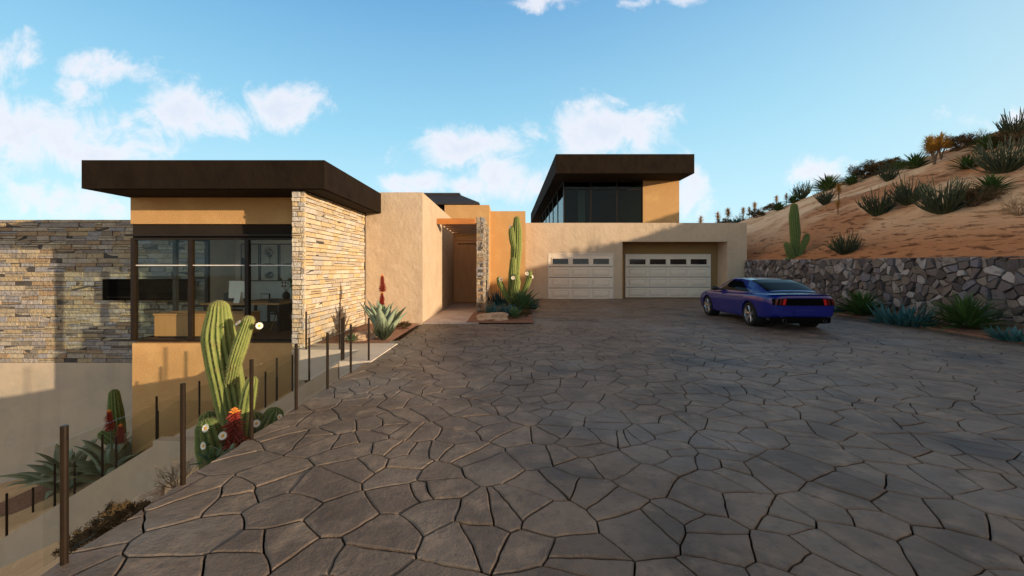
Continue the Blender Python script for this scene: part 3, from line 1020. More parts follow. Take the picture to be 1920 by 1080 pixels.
while y < 44:
    bars = [(3.46, 3.54, y + 2.95, y + 3.05, 4.02, 7.14), (3.46, 3.54, y, y + 2.95, 4.02, 4.1), (3.46, 3.54, y, y + 2.95, 7.06, 7.14)]
    window(up, [((3.5, y, 4.1), (3.5, y + 2.95, 4.1), (3.5, y + 2.95, 7.06), (3.5, y, 7.06))], bars, M['tint'], M['bronze'])
    y += 3.0

# ------------------------------------------------------------------ rear wing behind the entrance
rw = thing('rear_wing', 'distant rear wing with dark hipped metal roof behind the entrance', 'house', (-6, 29, 0))
MB().box(-11.5, -3.0, 26.2, 34, 0, 5.7).build('wall', M['soffit'], rw)
h = MB()
h.v += [(-13, 25.5, 5.72), (-1.75, 25.5, 5.72), (-1.75, 35, 5.72), (-13, 35, 5.72), (-12, 27.2, 6.5), (-3.15, 27.2, 6.5), (-3.15, 33, 6.5), (-12, 33, 6.5),
        (-13, 25.5, 5.60), (-1.75, 25.5, 5.60), (-1.75, 35, 5.60), (-13, 35, 5.60), (-12, 27.2, 6.62), (-3.15, 27.2, 6.62), (-3.15, 33, 6.62), (-12, 33, 6.62)]
h.f += [(0, 1, 5, 4), (1, 2, 6, 5), (2, 3, 7, 6), (3, 0, 4, 7), (8, 11, 10, 9), (8, 9, 1, 0), (9, 10, 2, 1), (10, 11, 3, 2), (11, 8, 0, 3), (4, 5, 13, 12), (5, 6, 14, 13), (6, 7, 15, 14), (7, 4, 12, 15), (12, 13, 14, 15)]
M['darkroof'] = mat('dark_metal_roof', (.035, .032, .034), .55, [((.025, .023, .024), 2, .4, .8)], spec=.3)
h.build('roof', M['darkroof'], rw)

# ------------------------------------------------------------------ paving, beds, paths
g = MB()
random.seed(17)
y = 12.45
row = 0
while y < 19.5:
    dy = rnd(.22, .30)
    x = -2.53 - (row % 2) * .15
    while x < -.85:
        l = rnd(.28, .5)
        a, b = max(x, -2.53), min(x + l, -.87)
        if b - a > .03:
            z = .042 + rnd(0, .004)
            g.box(a + .003, b - .003, y + .003, min(y + dy, 19.52) - .003, -.02, z)
        x += l
    y += dy
    row += 1
tag(g.build('entrance_path', M['paver']), kind='structure')


def mound(name, x0, x1, y0, y1, z, h, mt):
    b = MB()
    def fn(u, v):
        X, Y = x0 + (x1 - x0) * u, y0 + (y1 - y0) * v
        e = min(1, 6 * min(u, 1 - u, v, 1 - v))
        return (X, Y, z + h * e * (.6 + .5 * noise.noise(Vector((X * 1.3, Y * 1.3, 4)))) + .02 * noise.noise(Vector((X * 6, Y * 6, 1))) * e)
    b.grid(fn, 30, 30)
    return tag(b.build(name, mt, smooth=True), kind='structure')


mound('planting_bed', -.848, .80, 12.45, 20.98, .035, .05, M['gravel'])
mound('planting_bed', -1.25, -.845, 12.45, 15.3, .047, .02, M['gravel'])
mound('planting_bed', -11.2, -8.8, 8.75, 11.4, -3.52, .12, M['gravel'])
mound('planting_bed', -4.2, -2.62, 9.15, 12.38, .02, .10, M['gravel'])
b = MB()
n = 60
for i in range(n + 1):
    Y = -12 + 34.9 * i / n
    k = KERB(Y)
    for j in range(7):
        X = k + (WALLX + .05 - k) * j / 6
        b.v.append((X, Y, bed_h(X, Y) + (.02 * noise.noise(Vector((X * 4, Y * 4, 1))) if j else 0)))
for i in range(n):
    for j in range(6):
        a = i * 7 + j
        b.f.append((a, a + 1, a + 8, a + 7))
tag(b.build('planting_bed', M['gravel'], smooth=True), kind='structure')
kb = MB()
for i in range(n):
    Y0, Y1 = -12 + 34.9 * i / n, -12 + 34.9 * (i + 1) / n
    k0, k1 = KERB(Y0), KERB(Y1)
    kb.hexa([(k0 - .05, Y0, -.1), (k0 + .02, Y0, -.1), (k1 + .02, Y1, -.1), (k1 - .05, Y1, -.1), (k0 - .05, Y0, .045), (k0 + .02, Y0, .045), (k1 + .02, Y1, .045), (k1 - .05, Y1, .045)])
tag(kb.build('kerb', M['gravel']), kind='structure')
pa = MB().box(-4.23, -2.42, 8.42, 9.14, -.6, .012).box(-2.98, -2.42, 7.36, 8.418, -.6, .012)
tag(pa.build('landing_path', M['concrete']), kind='structure')

# ------------------------------------------------------------------ garden steps: two flights along x with a landing between
st = thing('garden_staircase', 'stucco walled garden steps descending from the drive beside the house', 'stairs', (-6, 8, -2))
SL = .615


def stair_z(X):
    """top of the side walls"""
    if X > -5.24:
        return -.02 + (X + 3.0) * SL
    if X > -6.28:
        return -.02 - 2.24 * SL
    return -.02 - 2.24 * SL + (X + 6.28) * SL


for (ya, yb, nm) in ((7.36, 7.56, 'front_side_wall'), (8.42, 8.58, 'rear_side_wall')):
    poly = [(-3.0, -6.0), (-3.0, stair_z(-3.0)), (-5.24, stair_z(-5.24)), (-6.28, stair_z(-6.28)), (-6.28, stair_z(-6.28) - .09), (-10.6, stair_z(-10.6) - .09), (-10.6, -6.5)]
    if yb > 8:
        poly = [(-4.25, -6.0), (-4.25, stair_z(-4.25))] + poly[2:]
    MB().prism(poly, ya, yb).build(nm, M['render'], st)
steps = MB()
X = -3.02
for k in range(8):
    steps.box(X - .28, X, 7.562, 8.418, -3, -.02 - (k + 1) * .172 - .10)
    X -= .28
steps.box(-6.28, X - .001, 7.562, 8.418, -3.2, stair_z(-5.8) - .10)
X = -6.281
for k in range(14):
    steps.box(X - .28, X, 7.562, 8.418, -6, stair_z(-6) - (k + 1) * .172 - .10)
    X -= .281
steps.build('steps', M['concrete'], st)


def railing(name, label, posts, height, gh, ext=None, group=None):
    base = posts[0]
    r = thing(name, label, 'railing', base, group=group)
    for p in posts:
        pm = MB().tube([(p[0], p[1], p[2] - .04), (p[0], p[1], p[2] + height)], .018, 12)
        pm.build('post', M['bronze'], r, smooth=False)
    seq = [Vector(p) for p in posts]
    if ext is not None:
        seq = [Vector(ext)] + seq
    for i in range(len(seq) - 1):
        a, b = seq[i], seq[i + 1]
        d = (b - a)
        L = d.length
        a2, b2 = a + d * (.024 / L), b - d * (.024 / L)
        n = Vector((d.y, -d.x, 0)).normalized() * .005
        lo, hi = Vector((0, 0, .05)), Vector((0, 0, gh))
        q = [a2 - n + lo, b2 - n + lo, b2 + n + lo, a2 + n + lo, a2 - n + hi, b2 - n + hi, b2 + n + hi, a2 + n + hi]
        MB().hexa(q).build('pane', M['railglass'], r)
    return r


railing('glass_railing', 'clear glass railing on bronze posts along the left edge of the drive', [(-2.49, 2.336 + .853 * k, 0) for k in range(7)], .77, .69, ext=(-2.49, 2.21, 0))
fx = [-2.97, -3.55, -4.13, -4.68, -5.24, -6.28, -7.25, -8.1, -8.96, -9.8]
railing('stair_railing', 'glass railing with bronze posts stepping down the near side of the garden steps', [(x, 7.44, stair_z(x) - (.09 if x < -6.3 else 0)) for x in fx], .77, .69)
bx = [-4.4, -4.95, -5.6, -6.3, -7.15, -8.0, -8.85, -9.7]
railing('stair_railing', 'glass railing on far side of the garden steps, nearer the ochre wall', [(x, 8.50, stair_z(x) - (.09 if x < -6.3 else 0)) for x in bx], .77, .69)
railing('landing_railing', 'short glass railing returning from the drive to the top of the steps', [(-2.96, 7.5, .012), (-3.42, 8.46, .012), (-4.1, 8.46, .012)], .77, .69)

# ------------------------------------------------------------------ retaining wall of rubble stones
rt = thing('retaining_wall', 'grey rubble stone retaining wall holding back the desert hillside', 'wall', (WALLX, 10, 0))
random.seed(31)
pts = []
s0 = .29
u = -8.0
while u < 23.4:
    v = -.3
    while v < 2.6:
        if random.random() > .14:
            pts.append((u + rnd(-.42, .42) * s0, v + rnd(-.42, .42) * s0))
        if random.random() < .30:
            pts.append((u + rnd(-.5, .5) * s0, v + rnd(-.5, .5) * s0))
        v += s0 * .85
    u += s0
polys = cells(pts, .015, [(0, -1, 0.05), (0, 1, 2.12), (1, 0, 22.95), (-1, 0, 7.5)], .6)
m = stones(.02, polys, .12, .012, 3.0, lambda u_, v_, h_: (WALLX - .02 - h_, u_, v_ + .013 * (u_ - 10.5) - .15), .020, .06, .11, .32)
m.build('rubble_stones', M['rubble'], rt)
c = MB()
c.hexa([(WALLX, -7.6, -.3), (WALLX + .35, -7.6, -.3), (WALLX + .35, 22.96, -.3), (WALLX, 22.96, -.3), (WALLX, -7.6, 1.68), (WALLX + .35, -7.6, 1.68), (WALLX + .35, 22.96, 2.05), (WALLX, 22.96, 2.05)])
c.build('core', M['mortar'], rt)


# ------------------------------------------------------------------ plants
def catmull(pts, n):
    P = [Vector(p) for p in pts]
    P = [P[0] * 2 - P[1]] + P + [P[-1] * 2 - P[-2]]
    out = []
    k = len(P) - 3
    for i in range(n + 1):
        s = i / n * k
        j = min(int(s), k - 1)
        t = s - j
        a, b, c, d = P[j], P[j + 1], P[j + 2], P[j + 3]
        out.append(.5 * ((2 * b) + (c - a) * t + (2 * a - 5 * b + 4 * c - d) * t * t + (3 * b - a - 3 * c + d) * t ** 3))
    return out


def cactus_limb(pts, rads, ribs=13, seg=26, dep=.13, spines=True):
    """ribbed limb along a path with a rounded tip; returns mesh, ridge attribute and a spine mesh"""
    C = catmull(pts, seg)
    rr = [float(np.interp(i / seg, np.linspace(0, 1, len(rads)), rads)) for i in range(seg + 1)]
    tip = (C[-1] - C[-2]).normalized()
    last, rl = C[-1], rr[-1]
    for k in range(1, 7):
        a = k / 6 * math.pi / 2
        C.append(last + tip * rl * 1.15 * math.sin(a))
        rr.append(max(.004, rl * math.cos(a)))
    n = ribs * 4
    m, at_, sp = MB(), [], MB()
    upv = None
    K = len(C)
    for i in range(K):
        t = (C[min(i + 1, K - 1)] - C[max(i - 1, 0)]).normalized()
        upv = t.orthogonal().normalized() if upv is None else (upv - t * upv.dot(t)).normalized()
        s = t.cross(upv)
        lump = 1 + .05 * noise.noise(Vector((i * .22, pts[0][0] * 7, rads[0] * 30)))
        for j in range(n):
            a = 2 * math.pi * j / n
            ph = (j % 4)
            wv = (1, 0, -1, 0)[ph]
            rad = rr[i] * lump * (1 + dep * wv)
            d = upv * math.cos(a) + s * math.sin(a)
            m.v.append(tuple(C[i] + d * rad))
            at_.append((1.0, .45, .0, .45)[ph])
            if spines and ph == 0 and i % 1 == 0 and i < K - 1 and rr[i] > .02:
                for q in range(5):
                    p = C[i].lerp(C[i + 1], rnd(0, 1)) + d * rr[i] * lump * (1 + dep) * .99
                    dv = (d + Vector((rnd(-.8, .8), rnd(-.8, .8), rnd(-.6, .6)))).normalized() * min(.05, rr[i] * rnd(.2, .4))
                    o = t.cross(d) * .0024
                    b = len(sp.v)
                    sp.v += [tuple(p - o), tuple(p + o), tuple(p + dv)]
                    sp.f.append((b, b + 1, b + 2))
    for i in range(K - 1):
        for j in range(n):
            j2 = (j + 1) % n
            m.f.append((i * n + j, i * n + j2, (i + 1) * n + j2, (i + 1) * n + j))
    m.f.append(tuple((K - 1) * n + j for j in range(n)))
    return m, at_, sp


def flower(parent, p, d, r):
    """white many petalled cactus flower with a yellow centre"""
    p, d = Vector(p), Vector(d).normalized()
    a = d.orthogonal().normalized()
    b = d.cross(a)
    m = MB()
    m.tube([p - d * r * 1.3, p - d * r * .3], [r * .22, r * .35], 6)
    fl = MB()
    for ring in range(2):
        for k in range(13):
            t = (k + ring * .5) * 2 * math.pi / 13
            u = a * math.cos(t) + b * math.sin(t)
            w = a * -math.sin(t) + b * math.cos(t)
            q0, q1, q2 = p + u * r * .15, p + u * r * .65 + d * r * .18, p + u * r * (1.0 - .12 * ring) + d * r * (.05 + .22 * ring)
            i = len(fl.v)
            fl.v += [tuple(q0 - w * r * .06), tuple(q0 + w * r * .06), tuple(q1 + w * r * .17), tuple(q1 - w * r * .17), tuple(q2)]
            fl.f += [(i, i + 1, i + 2, i + 3), (i + 3, i + 2, i + 4)]
    o = fl.build('flower', M['petal'], parent)
    c = MB()
    i0 = len(c.v)
    c.lathe([(r * .34, 0), (r * .30, r * .14), (0, r * .2)], 10)
    rot = d.to_track_quat('Z', 'Y')
    c.v = [tuple(rot @ Vector(v) + p + d * r * .06) for v in c.v]
    c.build('flower_centre', M['pollen'], o)
    m.build('flower_stalk', M['cactus_dark'], o)
    return o


def saguaro(label, limbs, flowers=(), name='saguaro_cactus', skin='cactus', cat='cactus', group=None, fr=.05, ribs=13, base=None):
    """limbs: list of (part name, points, radii), in world coordinates"""
    t = thing(name, label, cat, base or limbs[0][1][0], group)
    for (nm, pts, rads) in limbs:
        L = sum((Vector(pts[i + 1]) - Vector(pts[i])).length for i in range(len(pts) - 1))
        m, a, sp = cactus_limb(pts, rads, ribs=ribs if max(rads) > .12 else max(8, ribs - 3), seg=max(8, int(L / .075)))
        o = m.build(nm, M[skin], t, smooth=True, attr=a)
        if sp.f:
            sp.build('spines', M['spine'], o)
    for (p, d) in flowers:
        flower(t, p, d, fr)
    return t


def leaf(m, base, az, el, L, W, droop, thick=.12, nseg=7, chan=.35, twist=0.0, wbase=.75):
    """one thick tapering blade arching from base"""
    p = Vector(base)
    b0 = len(m.v)
    ca, sa = math.cos(az), math.sin(az)
    side = Vector((-sa, ca, 0))
    for i in range(nseg + 1):
        t = i / nseg
        e = el - droop * t * t
        d = Vector((ca * math.cos(e), sa * math.cos(e), math.sin(e)))
        nrm = side.cross(d) * -1
        w = W * .5 * (wbase + (1 - wbase) * min(1, t / .35)) * (1 - max(0, (t - .35) / .65) ** 1.7) + W * .01
        sd = side * math.cos(twist * t) + nrm * math.sin(twist * t)
        m.v += [tuple(p - sd * w + nrm * w * chan), tuple(p), tuple(p + sd * w + nrm * w * chan), tuple(p - nrm * W * thick * (1 - t * .9))]
        p = p + d * (L / nseg)
    for i in range(nseg):
        for j in range(4):
            j2 = (j + 1) % 4
            m.f.append((b0 + i * 4 + j, b0 + i * 4 + j2, b0 + (i + 1) * 4 + j2, b0 + (i + 1) * 4 + j))
    return m


def rosette(n, L, W, el0, el1, droop, seed, thick=.12, chan=.35, nseg=7, core=.05, jit=.12, wbase=.75, dj=.25):
    random.seed(seed)
    m = MB()
    for i in range(n):
        t = i / max(1, n - 1)
        az = i * 2.39996 + rnd(-.2, .2)
        el = el0 + (el1 - el0) * t + rnd(-jit, jit)
        l = L * rnd(.82, 1.1) * (1 - .25 * t * t)
        leaf(m, (core * math.cos(az) * (1 - t), core * math.sin(az) * (1 - t), .02 + .06 * L * t), az, el, l, W * rnd(.85, 1.1), droop * rnd(1 - dj, 1 + dj), thick, nseg, chan, rnd(-.3, .3), wbase)
    return m


def fan_mesh(seed, n=46, tilt=.95):
    """upright candelabra shrub: ribbed stems leaning outwards then up, with side shoots"""
    random.seed(seed)
    m = MB()
    for i in range(n):
        az = i * 2.39996 + rnd(-.3, .3)
        lean = tilt * math.sqrt((i + .5) / n) * rnd(.85, 1.1)
        L = rnd(.60, 1.0) * (1.05 - .25 * lean)
        p = Vector((.05 * math.cos(az), .05 * math.sin(az), 0))
        path = [p]
        el = math.pi / 2 - lean * 1.15
        k = 7
        for s in range(k):
            e = el + (math.pi / 2 - el) * .45 * (s / k)
            a2 = az + rnd(-.12, .12)
            d = Vector((math.cos(a2) * math.cos(e), math.sin(a2) * math.cos(e), math.sin(e)))
            p = p + d * L / k
            path.append(p)
        r0 = rnd(.015, .024)
        m.tube(path, [r0 * (1.0 - .7 * s / k) for s in range(k + 1)], 5)
        for q in range(rnd(0, 1) < .85 and random.randint(1, 4) or 0):
            j = random.randint(2, 5)
            a2 = az + rnd(-1.2, 1.2)
            b = path[j]
            l = L * rnd(.2, .42)
            e = rnd(.5, 1.2)
            q1 = b + Vector((math.cos(a2) * math.cos(e), math.sin(a2) * math.cos(e), math.sin(e))) * l * .5
            q2 = q1 + Vector((math.cos(a2) * .3, math.sin(a2) * .3, .9)) * l * .5
            m.tube([b, q1, q2], [r0 * .7, r0 * .55, r0 * .25], 5)
        for s in range(26):
            j = random.randint(1, k - 1)
            b = path[j].lerp(path[j + 1], rnd(0, 1))
            d = Vector((rnd(-1, 1), rnd(-1, 1), rnd(.0, 1))).normalized() * rnd(.015, .04)
            o = d.orthogonal().normalized() * .006
            i0 = len(m.v)
            m.v += [tuple(b - o), tuple(b + o), tuple(b + d)]
            m.f.append((i0, i0 + 1, i0 + 2))
    return m


def twig_mesh(seed, n=26, depth=4, spread=.75, leaves=0, flat=1.0):
    random.seed(seed)
    m, lf = MB(), MB()

    def grow(p, d, L, r, k):
        q = p + d * L
        mid = p.lerp(q, .5) + Vector((rnd(-1, 1), rnd(-1, 1), rnd(-1, 1))) * L * .09
        m.tube([p, mid, q], [r, r * .85, r * .65], 3, cap=False)
        if k <= 1:
            for s in range(leaves):
                a = p.lerp(q, rnd(0, 1.1)) + Vector((rnd(-1, 1), rnd(-1, 1), rnd(-1, 1))) * .04
                u = Vector((rnd(-1, 1), rnd(-1, 1), rnd(-.3, 1))).normalized() * rnd(.025, .05)
                w = u.orthogonal().normalized() * .010
                i = len(lf.v)
                lf.v += [tuple(a), tuple(a + u * .5 + w), tuple(a + u), tuple(a + u * .5 - w)]
                lf.f.append((i, i + 1, i + 2, i + 3))
        if k == 0:
            return
        for s in range(random.choice((2, 2, 3))):
            dd = (d + Vector((rnd(-1, 1), rnd(-1, 1), rnd(-.7, .8))) * spread).normalized()
            grow(q, dd, L * rnd(.6, .85), r * .62, k - 1)
    for i in range(n):
        az = i * 2.39996
        lean = 1.15 * math.sqrt((i + .5) / n)
        d = Vector((math.cos(az) * math.sin(lean), math.sin(az) * math.sin(lean), math.cos(lean) * flat))
        grow(Vector((.04 * math.cos(az), .04 * math.sin(az), 0)), d.normalized(), rnd(.16, .27), .010, depth - 1)
    return m, lf


def clump_mesh(seed, n=60, rx=.5, ry=.3, h=.32):
    """low mound of upright blue finger leaves"""
    random.seed(seed)
    m = MB()
    for i in range(n):
        a, r = rnd(0, 6.283), math.sqrt(rnd(0, 1))
        x, y = rx * r * math.cos(a) * .7, ry * r * math.sin(a) * .7
        az = math.atan2(y, x) + rnd(-.6, .6)
        leaf(m, (x, y, 0), az, rnd(.75, 1.5) - .55 * r, h * rnd(.7, 1.25), .055 * rnd(.8, 1.2), -rnd(.1, .5), .4, 5, .15)
    return m


def joshua(seed, h=1.0, heads=1):
    """short trunk with one or several spiky golden heads; returns trunk, heads (height about h)"""
    random.seed(seed)
    tr, hd = MB(), MB()
    for i in range(heads):
        a = i * 2.1 + rnd(0, 1)
        sp = 0 if heads == 1 else .17 * h
        top = Vector((math.cos(a) * sp, math.sin(a) * sp, h * (rnd(.66, .74) if heads == 1 else rnd(.55, .74))))
        tr.tube([(0, 0, 0), (top.x * .3, top.y * .3, h * .3), tuple(top)], [.030 * h, .026 * h, .02 * h], 7)
        nl, ll = (170, .27) if heads == 1 else (190, .27)
        for k in range(nl):
            z = rnd(-.16, .16) * h
            az = rnd(0, 6.283)
            el = rnd(-.6, 1.0) if z < .08 * h else rnd(.1, 1.5)
            leaf(hd, (top.x, top.y, top.z + z), az, el, ll * h * rnd(.6, 1.1), .024 * h, .1, .2, 3, .1)
    return tr, hd


def mesh_of(mb, name, m, smooth=False):
    me = bpy.data.meshes.new(name)
    me.from_pydata(mb.v, [], mb.f)
    if smooth:
        me.polygons.foreach_set('use_smooth', [True] * len(me.polygons))
    me.materials.append(m)
    return me


def place(name, me, loc, s, rz, label=None, cat=None, group=None, parent=None, sz=None):
    o = bpy.data.objects.new(name, me)
    COL.objects.link(o)
    if parent is not None:
        o.parent = parent
        return o
    o.location = loc
    o.scale = (s, s, sz or s)
    o.rotation_euler = (0, 0, rz)
    return tag(o, label, cat, group)


FAN = [mesh_of(fan_mesh(100 + i, 62 + 6 * i, .80 + .12 * i), 'candelabra_shrub', M['fan']) for i in range(3)]
YUC = [mesh_of(rosette(130, .62, .048, .10, 1.45, .55, 200 + i, .12, .3, 6, .06, .16, .9), 'yucca', M['yucca']) for i in range(3)]
TW = [tuple(twig_mesh(300 + i, 22, 4, .8)) for i in range(2)]
TW = [mesh_of(t[0], 'dry_shrub', M['twig']) for t in TW]
BR = [tuple(twig_mesh(320 + i, 26, 4, .75, 16)) for i in range(2)]
BR = [(mesh_of(a, 'twigs', M['trunk']), mesh_of(b, 'foliage', M['brown'])) for a, b in BR]
CL = [mesh_of(clump_mesh(340 + i, 85), 'blue_succulent', M['blue']) for i in range(3)]
JO = []
for i in range(3):
    a, b = joshua(360 + i, 1.0, (1, 1, 4)[i])
    JO.append((mesh_of(a, 'trunk', M['trunk']), mesh_of(b, 'spiky_head', M['gold'])))


def compound(name, parts, loc, s, rz, label, cat, group):
    t = thing(name, label, cat, loc, group, rz)
    t.scale = (s, s, s)
    for pn, me in parts:
        place(pn, me, None, 1, 0, parent=t)
    return t


def hill_plant(kind, px, py, wpx, label, i, hpx=None):
    p = hit(px, py, hill_h, 11.0)
    w = wpx * p.y / F * ((1.15 if px < 1470 else 1.6) if kind in ('bro', 'twi') else 1.2)
    p.z -= .03
    grp = {'fan': 'candelabra shrubs on the hillside', 'yuc': 'yuccas on the hillside', 'jos': 'joshua trees on the hillside',
           'bro': 'brown bushes on the hillside', 'twi': 'pale dry bushes on the hillside', 'blu': 'blue succulents on the hillside'}[kind]
    rz = i * 1.7
    if kind == 'fan':
        return place('candelabra_shrub', FAN[i % 3], p, w / 1.35, rz, label, 'shrub', grp)
    if kind == 'yuc':
        return place('yucca', YUC[i % 3], p, w / 1.10, rz, label, 'yucca', grp)
    if kind == 'twi':
        return place('dry_shrub', TW[i % 2], p, w / 1.35, rz, label, 'bush', grp)
    if kind == 'blu':
        return place('blue_succulent', CL[i % 3], p, w / .95, rz, label, 'succulent', grp)
    if kind == 'bro':
        return compound('brown_bush', (('twigs', BR[i % 2][0]), ('foliage', BR[i % 2][1])), p, w / 1.35, rz, label, 'bush', grp)
    k = 2 if wpx > 26 else i % 2
    return compound('joshua_tree', (('trunk', JO[k][0]), ('spiky_head', JO[k][1])), p, (hpx or wpx) * (1.45 if px < 1480 else 1.1) * p.y / F, rz, label, 'tree', grp)


Z7 = lambda zx, zy, zw: (1380 + zx / 3.556, 200 + zy / 3.556, zw / 3.556)
HP = [
    ('fan', Z7(1015, 497, 150), 'candelabra shrub alone on the crest above the triple yucca row'),
    ('fan', Z7(1150, 655, 240), 'wide candelabra shrub in the middle of the slope, touching a larger one'),
    ('fan', Z7(1385, 712, 330), 'largest spreading candelabra shrub on the bare sand shoulder'),
    ('bro', Z7(1590, 668, 200), 'dense dark brown bush tucked against the largest candelabra shrub'),
    ('fan', Z7(945, 730, 230), 'candelabra shrub at the head of the gully in the red bank'),
    ('fan', Z7(725, 985, 200), 'lowest candelabra shrub, growing just over the rubble retaining wall'),
    ('fan', Z7(590, 655, 140), 'small candelabra shrub beside the orange headed joshua tree'),
    ('jos', Z7(680, 722, 60), 'tiny bare joshua tree standing alone on pale sand', 90),
    ('jos', Z7(685, 640, 90), 'joshua tree with rusty orange head next to a small candelabra shrub', 120),
    ('fan', Z7(440, 617, 150), 'candelabra shrub on the skyline above the lone saguaro'),
    ('yuc', Z7(285, 692, 110), 'small green yucca on the crest directly behind the saguaro top'),
    ('yuc', Z7(610, 560, 190), 'wide flat yucca on the crest behind the orange joshua tree'),
    ('yuc', Z7(770, 520, 130), 'yucca with a narrow dark base on the lower crest'),
    ('yuc', Z7(1195, 412, 190), 'largest skyline yucca beside the tall golden joshua tree'),
    ('yuc', Z7(1540, 415, 175), 'yucca alone on open sand below the high crest'),
    ('yuc', Z7(1670, 290, 190), 'bright yucca on the high crest below a brown bush'),
    ('yuc', Z7(1700, 572, 225), 'yucca on the sand shoulder above the dense brown bush'),
    ('fan', Z7(1785, 440, 330), 'tall candelabra shrub high on the slope at the edge of the view'),
    ('fan', Z7(1860, 205, 230), 'topmost candelabra shrub, on the summit against the sky'),
    ('jos', Z7(1322, 388, 130), 'golden joshua tree with several heads on the ridge', 190),
    ('jos', Z7(1368, 352, 110), 'second many headed joshua tree just behind the golden one', 150),
    ('bro', Z7(1490, 292, 150), 'brown bush on the crest between golden joshua tree and bright yucca'),
    ('twi', Z7(1590, 240, 140), 'pale leafless bush on the skyline behind the bright yucca'),
    ('twi', Z7(1885, 722, 200), 'pale leafless bush low on the sand at the edge of the view'),
    ('bro', Z7(1800, 262, 150), 'brown bush under the summit shrub'),
    ('bro', Z7(1905, 262, 120), 'brown bush at the frame edge below the summit shrub'),
    ('bro', Z7(860, 480, 160), 'brown bush on the skyline between two crest yuccas'),
    ('bro', Z7(1030, 412, 100), 'small brown bush peeping over the crest behind a candelabra shrub'),
    ('yuc', Z7(1085, 420, 110), 'small dark yucca on the skyline beside the largest one'),
    ('bro', Z7(940, 455, 130), 'brown bush just behind the lone crest candelabra shrub'),
    ('twi', Z7(640, 500, 130), 'pale leafless bush behind the wide flat yucca'),
    ('jos', Z7(270, 615, 35), 'slim joshua tree rising behind the small yucca', 62),
    ('jos', Z7(335, 602, 30), 'slim joshua tree between small yucca and skyline shrub', 58),
    ('jos', Z7(125, 670, 42), 'stout joshua tree over a pale bush near the garage', 70),
    ('jos', Z7(88, 695, 30), 'short joshua tree between two others near the garage', 55),
    ('jos', Z7(48, 705, 35), 'joshua tree with full head over the bush closest to the garage', 65),
    ('bro', Z7(140, 738, 110), 'round brown bush on the lowest bare crest'),
    ('twi', Z7(165, 690, 110), 'pale bush behind the round brown bush'),
    ('bro', Z7(230, 665, 100), 'brown bush beside the small green yucca'),
    ('yuc', Z7(385, 628, 110), 'low dark yucca beneath the skyline shrub'),
    ('blu', Z7(10, 772, 80), 'blue green succulent mound at the garage corner on the crest'),
    ('twi', Z7(30, 735, 120), 'pale bush at the foot of the full headed joshua tree'),
    ('jos', (1314, 424, 9), 'tiny joshua tree peeping over the garage roof', 22),
    ('twi', (1346, 424, 30), 'pale bush just over the garage parapet'),
    ('jos', (1346, 418, 10), 'joshua tree rising from the pale bush over the garage parapet', 22),
    ('jos', (1365, 416, 10), 'joshua tree over the garage corner', 24),
    ('bro', (1358, 424, 34), 'brown bush over the garage corner'),
]
for i, e in enumerate(HP):
    hill_plant(e[0], *e[1], e[2], i, (e[3] / (3.556 if e[1][0] > 1366 else 1.0)) if len(e) > 3 else None)

# lone saguaro on the hill, just over the retaining wall
Yc = 20.5
P = lambda px, py, dy=0.0: tuple(at(px, py, Yc + dy))
saguaro('green saguaro with two short arms standing over the rubble retaining wall',
        [('stem', [P(1489, 505), P(1490, 470), P(1491, 440), P(1489, 410), P(1489, 388)], [.13, .155, .205, .20, .145]),
         ('arm', [P(1488, 494, -.1), P(1480, 472, -.2), P(1475, 459, -.2)], [.12, .155, .12]),
         ('arm', [P(1496, 488, -.1), P(1504, 466, -.15), P(1511, 450, -.15), P(1513, 442, -.15)], [.09, .12, .13, .10])],
        skin='cactus_dark', ribs=15)
saguaro('small round flowering cactus at the foot of the hillside saguaro', [('stem', [P(1476, 500, -.4), P(1476, 490, -.4), P(1476, 487, -.4)], [.10, .13, .10])],
        [(P(1470, 489, -.55), (-.5, -1, .3)), (P(1484, 489, -.55), (.4, -1, .3))], name='barrel_cactus', skin='cactus_dark', fr=.09, ribs=11)
saguaro('small leaning flowering cactus further from the hillside saguaro', [('stem', [P(1518, 502, -.3), P(1519, 490, -.3), P(1521, 484, -.3)], [.12, .15, .11])],
        [(P(1512, 486, -.5), (-.5, -1, .3)), (P(1528, 490, -.5), (.5, -1, .3))], name='barrel_cactus', skin='cactus_dark', fr=.09, ribs=11)

# bed under the retaining wall
for i, (k, px, py, w, lab) in enumerate([
        ('y', 1615, 592, 92, 'dark yucca between the blue car and a blue succulent mound'),
        ('y', 1811, 616, 122, 'largest dark yucca under the rubble wall, between two blue mounds'),
        ('y', 1508, 574, 50, 'dark yucca half hidden behind the blue car'),
        ('b', 1690, 606, 92, 'long blue succulent mound between two dark yuccas'),
        ('b', 1908, 638, 66, 'blue succulent mound at the edge of the view'),
        ('b', 1566, 584, 38, 'blue succulent mound beside the tail of the car')]):
    p = hit(px, py, bed_h, 6.0, 23)
    p.x = min(p.x, 12.85)
    p.z -= .02
    s = 1.15 * w * p.y / F
    if k == 'y':
        place('yucca', YUC[i % 3], p, s / 1.10, i * 2.0, lab, 'yucca', 'yuccas under the retaining wall')
    else:
        place('blue_succulent', CL[i % 3], p, s / .85, 1.5, lab, 'succulent', 'blue succulents under the retaining wall', sz=s / .85 * .9)

